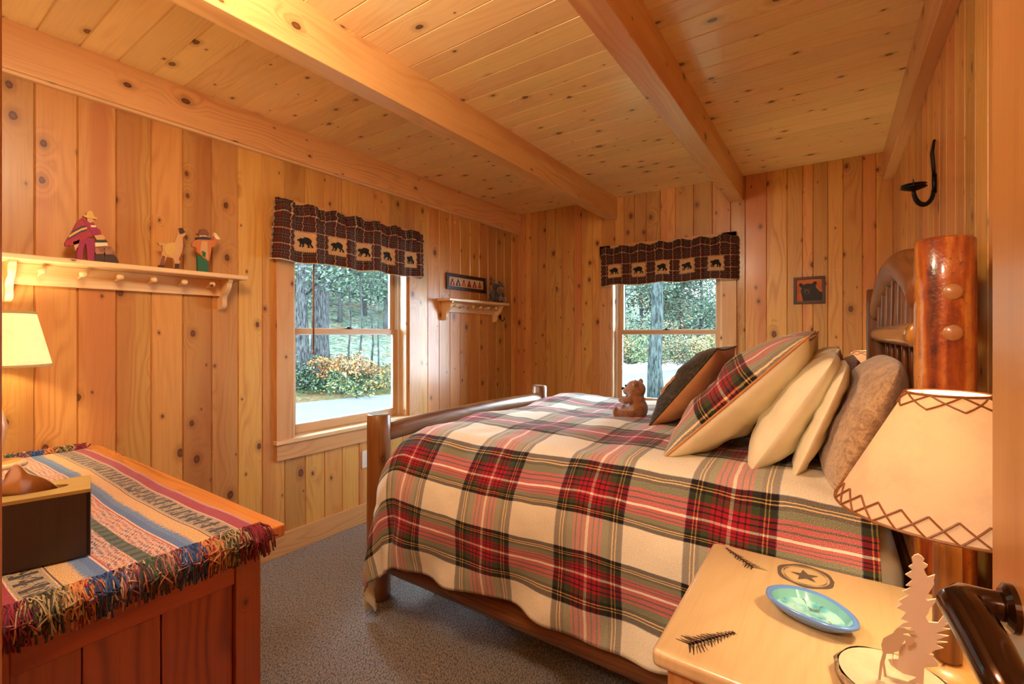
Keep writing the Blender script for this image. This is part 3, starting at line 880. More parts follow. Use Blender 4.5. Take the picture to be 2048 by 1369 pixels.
carved('carved_figure', 'painted wooden man in green trousers holding a white bird', 'figurine', [
    ('trousers', grn, [(1590, 680), (1640, 700), (1705, 740), (1708, 875), (1595, 868)], 0),
    ('jacket', orp, [(1600, 515), (1720, 515), (1757, 530), (1768, 480), (1792, 490), (1787, 590), (1740, 602), (1735, 640), (1710, 757), (1660, 722), (1585, 652), (1572, 602), (1530, 592), (1535, 550), (1560, 530)], 1),
    ('shirt', tanp, [(1630, 535), (1690, 540), (1700, 740), (1640, 690), (1610, 640)], 2), ('sash', grn, [(1632, 640), (1672, 660), (1668, 710), (1640, 692)], 3),
    ('scarf', navy, [(1575, 496), (1650, 488), (1735, 505), (1720, 522), (1580, 516)], 2), ('face', tanp, [(1603, 455), (1692, 455), (1680, 492), (1612, 492)], 1),
    ('hat_brim', brn, [(1582, 452), (1640, 440), (1712, 450), (1706, 468), (1590, 464)], 3), ('hat_crown', brn, [(1608, 448), (1620, 410), (1650, 402), (1690, 420), (1700, 452)], 2),
    ('bird', creamp, [(1768, 443), (1790, 460), (1832, 515), (1795, 517), (1768, 492)], 2)])

# ------------------------------------------------------------------ pictures
def frame_parts(root, T, s0, s1, z0, z1, w, mat, d=.018):
    for (a, b, c, e, g) in ((s0, s1, z1 - w, z1, 0), (s0, s1, z0, z0 + w, 0), (s0, s0 + w, z0 + w, z1 - w, 1), (s1 - w, s1, z0 + w, z1 - w, 1)):
        p, q = T(a, -d, c), T(b, -.0008, e)
        mb = MB(); mb.box([min(p[i], q[i]) for i in range(3)], [max(p[i], q[i]) for i in range(3)])
        mb.build('frame_rail' if not g else 'frame_stile', mat, root, bevel=.002)
root = empty('framed_picture', (XL, 3.05, 1.69), 'narrow dark framed print of seated figures above the corner shelf', 'picture')
y0, y1, z0, z1 = 2.80, 3.31, 1.625, 1.757
frame_parts(root, TL, y0, y1, z0, z1, .027, M['dark_frame'])
mb = MB(); mb.box((XL + .001, y0 + .02, z0 + .02), (XL + .006, y1 - .02, z1 - .02)); mb.build('mat_board', flat('cream_mat', (.72, .55, .36)), root)
for k in range(6):
    yc = y0 + .075 + k * .072; zc = z0 + .034
    mb = MB(); x = XL + .0062
    mb.prism([(-.030, 0), (.030, 0), (.024, .018), (.012, .040), (-.012, .040), (-.024, .018)], lambda p: (x, yc + p[0], zc + p[1]), (.0012, 0, 0))
    po = mb.build('printed_figure', [crim, navy, orp, brn, mag, orp][k], root, fixn=True)
    mb = MB(); mb.prism(ell(0, .048, .008, .009), lambda p: (x, yc + p[0], zc + p[1]), (.0014, 0, 0)); mb.build('printed_head', dbr, po, fixn=True)
    mb = MB(); mb.prism([(-.008, .004), (.008, .004), (.006, .03), (-.006, .03)], lambda p: (x + .001, yc + p[0], zc + p[1]), (.0008, 0, 0)); mb.build('printed_apron', [creamp, creamp, och, brn, och, brn][k], po, fixn=True)
bx0, bx1, bz0, bz1 = -.236, -.050, 1.468, 1.656
root = empty('framed_picture', (-.143, YB, 1.56), 'small dark framed picture of a black bear head on orange', 'picture')
frame_parts(root, TB, bx0, bx1, bz0, bz1, .017, M['dark_frame'], .016)
mb = MB(); mb.box((bx0 + .01, YB - .006, bz0 + .01), (bx1 - .01, YB - .001, bz1 - .01)); mb.build('painted_ground', flat('orange_ground', (.55, .13, .02), var=.15, scale=20), root)
def bp(x, y): return (bx0 + (x - 240) / (1110 - 240) * (bx1 - bx0), bz1 - (y - 350) / (1075 - 350) * (bz1 - bz0))
hd = [(505, 995), (440, 730), (465, 640), (400, 590), (395, 535), (440, 505), (490, 530), (520, 560), (620, 525), (750, 540), (800, 490), (850, 478), (885, 500), (880, 560), (850, 600), (870, 650), (950, 740), (1035, 785), (1035, 995)]
mb = MB(); mb.prism([bp(*p) for p in hd], lambda p: (p[0], YB - .0062, p[1]), (0, -.001, 0)); hb = mb.build('painted_bear', flat('bear_black_paint', (.022, .016, .012)), root, fixn=True)
mb = MB(); mb.prism([bp(*p) for p in ell(615, 745, 78, 70)], lambda p: (p[0], YB - .0073, p[1]), (0, -.0006, 0)); mb.build('painted_muzzle', flat('muzzle_paint', (.12, .07, .045)), hb, fixn=True)
mb = MB(); mb.prism([bp(*p) for p in ell(612, 770, 30, 26)], lambda p: (p[0], YB - .008, p[1]), (0, -.0006, 0)); mb.build('painted_nose', M['bear_black'], hb, fixn=True)
for ex in (555, 690):
    mb = MB(); mb.prism([bp(*p) for p in ell(ex, 668, 16, 16)], lambda p: (p[0], YB - .0073, p[1]), (0, -.0006, 0)); mb.build('painted_eye', flat('eye_brown', (.20, .08, .03)), hb, fixn=True)

# outlet plate low on the left wall
root = empty('wall_outlet', (XL, 2.017, .42), 'pale outlet plate low on the wall under the left window', 'outlet')
mb = MB(); mb.box((XL + .0005, 1.985, .362), (XL + .007, 2.055, .476)); mb.build('cover_plate', M['white_plate'], root, bevel=.002)
for z in (.395, .443):
    mb = MB(); mb.box((XL + .007, 2.005, z - .013), (XL + .0085, 2.035, z + .013)); mb.build('receptacle', M['white_vinyl'], root)

# ------------------------------------------------------------------ iron candle sconce on the right wall
sy = 2.30
root = empty('candle_sconce', (XR, sy, 1.85), 'black iron two-armed candle sconce on the right wall', 'sconce')
mb = MB()
for dy in (-.010, .010):
    mb.tube([(XR - .008, sy + dy * .2, 1.975), (XR - .014, sy + dy * 1.3, 1.93), (XR - .010, sy + dy, 1.87), (XR - .009, sy + dy * .2, 1.84)], .0045, 8)
mb.tube([(XR - .008, sy, 1.85), (XR - .008, sy, 1.78)], .007, 8)
mb.build('back_bar', M['black_metal'], root, smooth=True)
for dy, dz, ln in ((-.035, .0, .060), (.04, .028, .052)):
    mb = MB(); pts = []
    for k in range(15):
        t = k / 14; a = pi * t
        pts.append((XR - .010 - ln * .5 * (1 - cos(a)), sy + dy * t, 1.79 + dz * t - .055 * sin(a)))
    mb.tube(pts, .006, 10); ao = mb.build('arm', M['black_metal'], root, smooth=True)
    e = pts[-1]
    mb = MB(); mb.lathe([(0, 0), (.012, .001), (.035, .010), (.040, .013), (.034, .013), (0, .005)], (e[0], e[1], e[2] - .001), 24)
    mb.build('drip_pan', M['black_metal'], root, smooth=True)
    mb = MB(); mb.lathe([(.0, .012), (.003, .012), (.001, .035), (0, .036)], (e[0], e[1], e[2]), 8); mb.build('candle_spike', M['black_metal'], root)

# ------------------------------------------------------------------ the log bed
def log(mb, p0, p1, r0, r1=None, seg=20, n=10, wob=.04, seed=0, round_end=.006, bow=0, tone=None):
    r1 = r1 or r0
    p0, p1 = Vector(p0), Vector(p1); L = (p1 - p0).length
    pts, rad = [], []
    ts = [0, round_end / L] + [k / n for k in range(1, n)] + [1 - round_end / L, 1]
    for k, t in enumerate(ts):
        r = r0 + (r1 - r0) * t
        r *= 1 + wob * (noise.noise(V(t * L * 4, seed * 7.1, 3.3)))
        if k in (0, len(ts) - 1): r -= round_end
        pts.append(p0 + (p1 - p0) * t + V(0, 0, bow * sin(pi * t))); rad.append(max(.002, r))
    mb.tube(pts, rad, seg, tone=random.random() if tone is None else tone)

BYN, BYF, BXH, BXF = 1.47, 2.945, .212, -1.79
bed = empty('log_bed', (-.8, 2.21, 0), 'log bed with a tall arched headboard and low footboard', 'bed')
for y, mt in ((BYN, 'log_red'), (BYF, 'log')):
    xh = BXH if y == BYN else BXH - .024
    mb = MB(); log(mb, (xh, y, 0), (xh, y, 1.482), .054, .055, 28, 14, .03, seed=y)
    o = mb.build('headboard_post', M[mt], bed, smooth=True, origin=(xh, y, 0)); o.modifiers.new('es', 'EDGE_SPLIT').split_angle = radians(50)
for z in (1.354, 1.262):
    mb = MB(); mb.lathe([(.0185, -.010), (.0185, .004), (.015, .0065), (0, .0075)], (0, 0, 0), 20)
    R = Matrix.Translation((BXH + .006, BYN - .0505, z)) @ Matrix.Rotation(pi / 2, 4, 'X')
    mb.v = [tuple(R @ Vector(p)) for p in mb.v]
    mb.build('joint_plug', flat('tan_wood_plug', (.40, .17, .06), .3, coat=.5), bed, smooth=True)
for y in (BYN, BYF):
    mb = MB(); log(mb, (BXF, y, 0), (BXF, y, .878), .056, .055, 24, 10, .03, seed=y + 3)
    o = mb.build('footboard_post', M['log'], bed, smooth=True); o.modifiers.new('es', 'EDGE_SPLIT').split_angle = radians(50)
    mb = MB(); mb.lathe([(.047, .0005), (.046, .0015), (0, .0015)], (BXF, y, .878), 24); mb.build('post_end_grain', flat('pale_end_grain', (.42, .36, .30), .25, coat=.6), bed)
ARCH = lambda y: 1.492 - .138 * ((y - 2.2075) / .7375) ** 2
mb = MB(); n = 24; pts = [(BXH - .012, BYN + (BYF - BYN) * k / n, ARCH(BYN + (BYF - BYN) * k / n)) for k in range(n + 1)]
mb.tube(pts, [.057 * (1 + .06 * noise.noise(V(k * .4, 0, 1))) for k in range(n + 1)], 22, tone=.6); mb.build('arched_log', M['log'], bed, smooth=True)
mb = MB(); log(mb, (BXH - .03, BYN + .02, 1.258), (BXH - .03, BYF - .02, 1.258), .036, .036, 20, 16, .08, 5); mb.build('head_rail', flat('glossy_amber_log', (.40, .17, .035), .22, var=.35, scale=30, coat=.9), bed, smooth=True)
mb = MB(); log(mb, (BXH - .02, BYN, .72), (BXH - .02, BYF, .72), .04, .04, 16); mb.build('lower_head_rail', M['log'], bed, smooth=True)
for k, y in enumerate((1.70, 1.90, 2.10, 2.31, 2.52, 2.72)):
    mb = MB(); log(mb, (BXH - .014, y, 1.27), (BXH - .014, y, ARCH(y) - .02), .036, .033, 14, 6, .05, k, .003); mb.build('spindle', M['log'], bed, smooth=True)
    mb = MB(); log(mb, (BXH - .010, y, .74), (BXH - .010, y, 1.24), .012, .010, 10, 6, .05, k, .003); mb.build('lower_spindle', M['log'], bed, smooth=True)
mb = MB(); log(mb, (BXF, BYN + .03, .785), (BXF, BYF - .03, .785), .045, .042, 20, 14, .05, 8, bow=.012); mb.build('foot_rail', M['log'], bed, smooth=True)
mb = MB(); log(mb, (BXF, BYN + .03, .25), (BXF, BYF - .03, .25), .050, .045, 16); mb.build('lower_foot_rail', M['log'], bed, smooth=True)
for y in (BYN - .005, BYF + .005):
    mb = MB(); log(mb, (BXF + .03, y, .208), (BXH - .03, y, .208), .054, .058, 22, 22, .05, y); mb.build('side_rail', M['log'], bed, smooth=True)

mb = MB(); mb.box((-1.655, 1.535, .262), (.145, 2.88, .47)); 
o = mb.build('box_spring', M['white_sheet'], None, bevel=.03); tag(o, 'white covered box spring inside the log bed rails', 'box spring')
mb = MB()
mb.box((-1.65, 1.465, .471), (.145, 2.90, .715)); o = mb.build('mattress', M['white_sheet'], None, bevel=.06); tag(o, 'thick mattress in a white sheet under the tartan duvet', 'mattress')

# duvet: cloth coordinates (a, b) draped over a rounded core
A_, B_ = .20, .30
LS = .5 * pi * sqrt((A_ ** 2 + B_ ** 2) / 2)
XA, XE, YA, YE = -1.50, .09, 1.555, 2.86
SM = .625
def KV(b):
    T = [(.70, 2.7), (.90, 1.62), (1.13, 1.0), (1.355, 0.0), (1.80, -1.0), (2.20, -2.0), (2.56, -3.0), (2.90, -4), (3.6, -6)]
    for (b0, k0), (b1, k1) in zip(T, T[1:]):
        if b <= b1 or b1 == 3.6: return k0 + (k1 - k0) * (b - b0) / (b1 - b0)
def duvet_pt(a, b, lift=0.):
    ca = min(max(a, XA), XE + 1); cb = min(max(b, YA), YE)
    dx, dy = a - ca, b - cb
    s = sqrt(dx * dx + dy * dy)
    n = V(dx / s, dy / s, 0) if s > 1e-6 else V(0, 0, 0)
    if s < LS:
        th = s / LS * pi / 2; R = A_ * sin(th); Z = -B_ * (1 - cos(th)); hang = 0
    else:
        hang = s - LS; R = A_; Z = -B_ - hang
    corner = max(0.0, 1 - abs(abs(n.x) - .62) / .5) if n.y < -.2 and n.x < -.05 else 0.0
    hk = min(1, hang / .3)
    bulge = corner * (.050 * sin(min(1, s / .5) * pi / 2)) + corner * .065 * hk
    # vertical folds on the hanging part
    along = a if abs(n.y) > .7 else b
    R += hk * (.020 * sin(along * 17 + 1.1 + 2 * sin(b * 9)) + .010 * sin(along * 31 + 2) + .014 * sin(along * 7.3))
    if n.y < 0: R += .018 * min(1, s / .4) * sin(along * 4.1 + .7) + .012
    q = V(a * 1.0, b * 1.0, 0)
    puff = .020 * noise.noise(q * 2.3) + .010 * noise.noise(q * 6.1 + V(4, 2, 0)) + .004 * noise.noise(q * 15)
    # quilt loft: highest towards the middle, a dip where the pillows press it
    ed = min(1, max(0, (a + 1.62) / .24)); en = min(1, max(0, min(b - 1.4, 3.1 - b) / .45))
    loft = .038 * (1 - (1 - ed) ** 2) * (1 - (1 - en) ** 2)
    z = .812 + loft + Z + puff * (1 - hk) + lift
    p = V(ca, cb, z) + n * (R + puff * .8) + V(-.55, -1, 0) * bulge
    hem_var = .018 * sin(along * 5.3 + 1) + .012 * sin(along * 12)
    p.z += hk * hem_var * (hang / .3 if hang < .3 else 1)
    p.z = max(p.z, .03)
    return p
mb = MB()
a0, a1, b0, b1 = XA - SM, XE, YA - SM, YE + .50
mb.grid(lambda u, v: duvet_pt(a0 + (a1 - a0) * u, b0 + (b1 - b0) * v), 210, 220,
        lambda u, v: ((a0 + (a1 - a0) * u + .24) / .412 * .40, .40 * KV(b0 + (b1 - b0) * v)))
duvet = mb.build('duvet', M['tartan'], None, smooth=True)
sm = duvet.modifiers.new('thick', 'SOLIDIFY'); sm.thickness = .012; sm.offset = -1; sm.material_offset = 1
duvet.data.materials.append(M['cream'])
tag(duvet, 'cream and red tartan duvet spread over the log bed', 'duvet')

# ------------------------------------------------------------------ pillows
def pillow(name, c, wdir, hdir, w, h, t, front, back, label, cat, group=None, seed=0, piping=None, ears=.06, sag=.0, rnd=0.0):
    """c centre, wdir width axis, hdir height axis; the front faces w x h"""
    wd = Vector(wdir).normalized(); hd_ = Vector(hdir).normalized(); nn = wd.cross(hd_).normalized()
    root = empty(name, c, label, cat, group)
    c = Vector(c)
    def P(x, y, side):
        m_ = max(0, (1 - abs(x) ** 2.6)) ** .55 * max(0, (1 - abs(y) ** 2.6)) ** .55
        px = x * (1 - ears * (1 - y * y) - rnd * y ** 4); py = y * (1 - ears * (1 - x * x) - rnd * x ** 4)
        th = t / 2 * m_
        th *= 1 + .12 * noise.noise(V(x * 1.7 + seed, y * 1.7, side * 2.))
        wr = .008 * noise.noise(V(x * 5 + seed, y * 5, side)) + .018 * noise.noise(V(x * 2 + seed, y * 3.5, 5 + side)) * m_
        bend = -sag * (py * py)
        return c + wd * (px * w / 2) + hd_ * (py * h / 2) + nn * (side * (th + wr * m_) + bend)
    for nm, side, mt in (('front_cover', 1, front), ('back_cover', -1, back)):
        mb = MB(); N = 40
        f = lambda u, v: (sin((u - .5) * pi) , sin((v - .5) * pi))
        mb.grid(lambda u, v: P(*f(u, v), side), N, N, lambda u, v: (f(u, v)[0] * w / 2 + .5, f(u, v)[1] * h / 2 + .5), flip=(side < 0))
        mb.build(nm, M[mt], root, smooth=True)
    if piping:
        pts = []
        K = 60
        for k in range(K):
            q = k / K * 4; e = int(q); r = q - e; s_ = sin((r - .5) * pi)
            x, y = [(s_, -1), (1, s_), (-s_, 1), (-1, -s_)][e]
            pts.append(P(x, y, 0))
        mb = MB(); mb.tube(pts, .004, 8, closed=True); mb.build('piping', M[piping], root, smooth=True)
    return root
YW = (0, -1, 0)          # width axis; front normal = wdir x hdir
def lean(ang): return (cos(ang), 0, sin(ang))
# near stack (camera side), from the foot towards the headboard
def pl(name, xb, zb, ang, y, w, h, t, fr, bk, label, seed, **k):
    hv = Vector(lean(radians(ang))); c = V(xb, y, zb) + hv * (h / 2)
    pillow(name, c, YW, hv, w, h, t, fr, bk, label, 'pillow', None, seed, **k)
pl('moose_cushion', -.675, .850, 51, 2.26, .44, .45, .16, 'charcoal', 'orange_cloth', 'charcoal felt cushion with a rust back behind the toy bear', 1, piping='charcoal')
pl('tartan_pillow', -.485, .828, 45, 1.905, .62, .60, .20, 'tartan_sham', 'cream', 'large tartan pillow with a cream back, nearest the nightstand', 2, piping='orange_cloth')
pl('tartan_pillow', -.475, .832, 47, 2.575, .60, .60, .20, 'tartan_sham', 'cream', 'tartan pillow on the far side of the bed, mostly hidden', 3, piping='orange_cloth')
pl('cream_pillow', -.225, .812, 59, 1.905, .66, .45, .15, 'cream', 'cream', 'cream pillow directly behind the near tartan pillow', 4, rnd=.10, ears=.03)
pl('cream_pillow', -.250, .828, 54, 2.60, .62, .46, .17, 'cream', 'cream', 'cream pillow on the far side, hidden behind the tartan pillow', 5)
pl('cream_pillow', -.105, .812, 69, 1.90, .66, .38, .075, 'cream', 'cream', 'thinner second cream pillow pressed against the tan fur pillow', 6, ears=.0, rnd=.12)
pl('fur_pillow', -.008, .808, 68, 1.865, .68, .41, .150, 'fur', 'fur', 'tan fur pillow against the headboard behind the cream pillows', 7, rnd=.10, ears=.0)
pl('satin_pillow', -.030, .825, 72, 2.59, .62, .35, .15, 'plum', 'plum', 'mauve brown pillow at the far side of the headboard', 8)

# appliqued pine tree on the cushion front
hv = Vector(lean(radians(51))); nn = Vector(YW).cross(hv).normalized(); c0 = V(-.675, 2.26, .845)
tree = [(-.006, .0), (.006, .0), (.006, .03), (.05, .02), (.02, .05), (.042, .05), (.015, .08), (.034, .085), (.01, .11), (.024, .118), (0, .16), (-.024, .118), (-.01, .11), (-.034, .085), (-.015, .08), (-.042, .05), (-.02, .05), (-.05, .02), (-.006, .03)]
crt = [o for o in bpy.data.objects if o.name.startswith('moose_cushion')][0]
mb = MB(); mb.prism(tree, lambda p: tuple(c0 + hv * (.13 + p[1]) + Vector(YW) * (.125 + p[0]) + nn * .064), tuple(nn * .010)); mb.build('tree_applique', M['tan_cloth'], crt, fixn=True)

# ------------------------------------------------------------------ plush toys: each body one remeshed skin
def fused(name, blobs, mat, parent, voxel=.006):
    mb = MB()
    for b in blobs:
        if not isinstance(b[0], list): mb.sphere(b[0], b[1], 16, 10)
        else: mb.tube(b[0], b[1], 12)
    o = mb.build(name, M[mat], parent, smooth=True)
    r = o.modifiers.new('fuse', 'REMESH'); r.mode = 'VOXEL'; r.voxel_size = voxel; r.use_smooth_shade = True
    s = o.modifiers.new('soft', 'SMOOTH'); s.factor = .6; s.iterations = 4
    return o
bc = V(-.815, 2.25, .842)
def toy_bear():
    root = empty('toy_bear', bc, 'brown plush bear sitting on the duvet before the cushion', 'toy')
    q = lambda x, y, z: bc + V(x, y, z)
    fused('body', [(q(.02, 0, .048), (.046, .048, .055)), (q(.012, 0, .085), (.040, .042, .045)), (q(.005, 0, .142), (.050, .046, .046)), (q(-.035, 0, .132), (.026, .026, .022)),
                   (q(.018, .040, .178), (.012, .015, .016)), (q(.018, -.040, .178), (.012, .015, .016)),
                   ([q(.0, .042, .10), q(-.03, .050, .088), q(-.062, .035, .092)], [.019, .018, .016]), ([q(.0, -.042, .10), q(-.03, -.050, .088), q(-.062, -.035, .092)], [.019, .018, .016]),
                   ([q(.01, .038, .025), q(-.03, .046, .026), q(-.068, .050, .024)], [.024, .023, .020]), ([q(.01, -.038, .025), q(-.03, -.046, .026), q(-.068, -.050, .024)], [.024, .023, .020]),
                   (q(-.078, .052, .030), (.014, .020, .027)), (q(-.078, -.052, .030), (.014, .020, .027))], 'plush', root, .005)
    mb = MB(); mb.sphere(q(-.060, 0, .142), (.008, .010, .008)); mb.build('nose', M['bear_black'], root, smooth=True)
    for y in (-.020, .020):
        mb = MB(); mb.sphere(q(-.038, y, .160), .0055, 10, 8); mb.build('eye', M['black_metal'], root, smooth=True)
toy_bear()
def shelf_toy():
    c = V(XL + .072, 3.385, 1.542)
    q = lambda x, y, z: c + V(x, y, z) * 1.0
    root = empty('toy_animal', c, 'dark brown floppy eared plush animal on the corner shelf', 'toy')
    fused('body', [(q(0, 0, .050), (.042, .055, .055)), (q(.01, 0, .115), (.040, .044, .042)),
                   ([q(.0, .045, .085), q(.01, .078, .055), q(.02, .082, .020)], [.022, .020, .018]), ([q(.0, -.045, .085), q(.01, -.078, .055), q(.02, -.082, .020)], [.022, .020, .018]),
                   ([q(0, .03, .022), q(.035, .045, .022)], [.024, .024]), ([q(0, -.03, .022), q(.035, -.045, .022)], [.024, .024])], 'plush_dark', root, .006)
    mb = MB(); mb.sphere(q(.042, 0, .100), (.026, .034, .028)); mb.build('muzzle', M['plush_tan'], root, smooth=True)
    for s in (-1, 1):
        mb = MB(); mb.sphere(q(.066, .028 * s + .0, .026), (.006, .021, .021)); mb.build('foot_pad', M['plush_tan'], root, smooth=True)
        mb = MB(); mb.sphere(q(.008, .052 * s, .158), (.010, .034, .018), rot=Matrix.Rotation(radians(-28 * s), 3, 'X')); mb.build('ear', M['plush_dark'], root, smooth=True)
        mb = MB(); mb.sphere(q(.017, .052 * s, .158), (.004, .024, .011), rot=Matrix.Rotation(radians(-28 * s), 3, 'X')); mb.build('inner_ear', M['plush_tan'], root, smooth=True)
        mb = MB(); mb.sphere(q(.047, .018 * s, .132), .005, 8, 6); mb.build('eye', M['black_metal'], root, smooth=True)
    root.scale = (1.18, 1.22, 1.12)
shelf_toy()

# ------------------------------------------------------------------ nightstands
NZ = .708
def nightstand(x0, x1, y0, y1, label, near=True):
    root = empty('nightstand', ((x0 + x1) / 2, (y0 + y1) / 2, 0), label, 'nightstand')
    mb = MB(); mb.box((x0, y0, NZ - .034), (x1, y1, NZ), 'y'); mb.build('top', M['stand_top'], root, bevel=.012)
    i = .022
    for sx in (x0 + i, x1 - i - .045):
        for sy_ in (y0 + i, y1 - i - .045):
            mb = MB(); mb.box((sx, sy_, 0), (sx + .045, sy_ + .045, NZ - .034), 'z', random.random()); mb.build('leg', M['stand'], root, bevel=.004)
    mb = MB(); mb.box((x0 + i + .008, y0 + i + .008, .10), (x1 - i - .008, y1 - i - .008, NZ - .036), 'z'); mb.build('carcass', M['stand'], root)
    for z0, z1 in ((.12, .36), (.38, .56), (.58, .668)):
        mb = MB(); mb.box((x0 + i - .006, y0 + i + .05, z0), (x0 + i + .009, y1 - i - .05, z1), 'y'); d = mb.build('drawer', M['stand_top'], root, bevel=.003)
        mb = MB(); mb.lathe([(0, .03), (.012, .028), (.014, .02), (.006, .010), (.007, 0)], (0, 0, 0), 14)
        R = Matrix.Translation((x0 + i - .006, (y0 + y1) / 2, (z0 + z1) / 2)) @ Matrix.Rotation(-pi / 2, 4, 'Y'); mb.v = [tuple(R @ Vector(p)) for p in mb.v]
        mb.build('knob', M['stand'], d, smooth=True)
    return root
ns = nightstand(-.265, .285, .812, 1.325, 'honey wood nightstand in front with carved top, near lamp and dish')
nightstand(-.230, .285, 3.12, 3.62, 'nightstand on the far side of the bed under the far lamp')

# inlaid carvings on the near nightstand top
ink = flat('burnt_line', (.06, .030, .020), .6); ink2 = flat('dark_grey_burn', (.11, .08, .065), .6)
def carve_branch(p, q, n, sw, parent, seed):
    rnd = random.Random(seed)
    p, q = Vector(p), Vector(q); d = (q - p); L = d.length; d.normalize(); s_ = V(-d.y, d.x, 0)
    mb = MB(); z = V(0, 0, NZ + .0006)
    def stroke(a, b, w):
        e = (b - a); e.normalize(); o_ = V(-e.y, e.x, 0) * w
        mb.add([a - o_ + z, a + o_ + z, b + o_ * .3 + z, b - o_ * .3 + z], [(3, 2, 1, 0)], [[(0, 0)] * 4])
    stroke(p, q, .0034)
    for k in range(n):
        t = k / (n - 1)
        for sd in (-1, 1):
            ln = sw * (1 - t * .75) * (.6 + rnd.random() * .6)
            a = p + d * L * (t * .95 + .02); b = a + s_ * sd * ln - d * ln * (.5 + rnd.random() * .4)
            stroke(a, b, .0019 + rnd.random() * .0012)
            stroke(a + s_ * sd * ln * .3, b + d * .008, .001)
    mb.v = [(x, y, z_) for x, y, z_ in mb.v]
    mb.build('pine_tree_carving', ink, parent, fixn=False)
a = pix(1357, 1262, 'z', NZ); b = pix(1470, 1266, 'z', NZ); a2 = pix(1378, 1290, 'z', NZ)
carve_branch((a2.x, a2.y, 0), (b.x, b.y, 0), 14, .027, ns, 1)
a = pix(1452, 1097, 'z', NZ); b = pix(1506, 1136, 'z', NZ)
carve_branch((b.x, b.y, 0), (a.x, a.y, 0), 11, .020, ns, 2)
mc = pix(1610, 1153, 'z', NZ)
mb = MB()
for (ro, ri, m_) in ((.056, .047, 0), (.043, .0415, 0)):
    K = 40
    for k in range(K):
        t0, t1 = 2 * pi * k / K, 2 * pi * (k + 1) / K; j0 = 1 + .03 * sin(k * 5.3); j1 = 1 + .03 * sin((k + 1) * 5.3)
        mb.add([(mc.x + cos(t0) * ri, mc.y + sin(t0) * ri, NZ + .0007), (mc.x + cos(t0) * ro * j0, mc.y + sin(t0) * ro * j0, NZ + .0007), (mc.x + cos(t1) * ro * j1, mc.y + sin(t1) * ro * j1, NZ + .0007), (mc.x + cos(t1) * ri, mc.y + sin(t1) * ri, NZ + .0007)], [(0, 1, 2, 3)], [[(0, 0)] * 4])
star = [((.030 if k % 2 == 0 else .0125) * cos(k * pi / 5 + .5), (.030 if k % 2 == 0 else .0125) * sin(k * pi / 5 + .5)) for k in range(10)]
tris = tessellate_polygon([[Vector((x, y, 0)) for x, y in star]])
mb.add([(mc.x + x, mc.y + y, NZ + .0007) for x, y in star], [tuple(t) for t in tris], [[(0, 0)] * 3 for _ in tris])
mb.build('star_medallion_carving', ink2, ns)

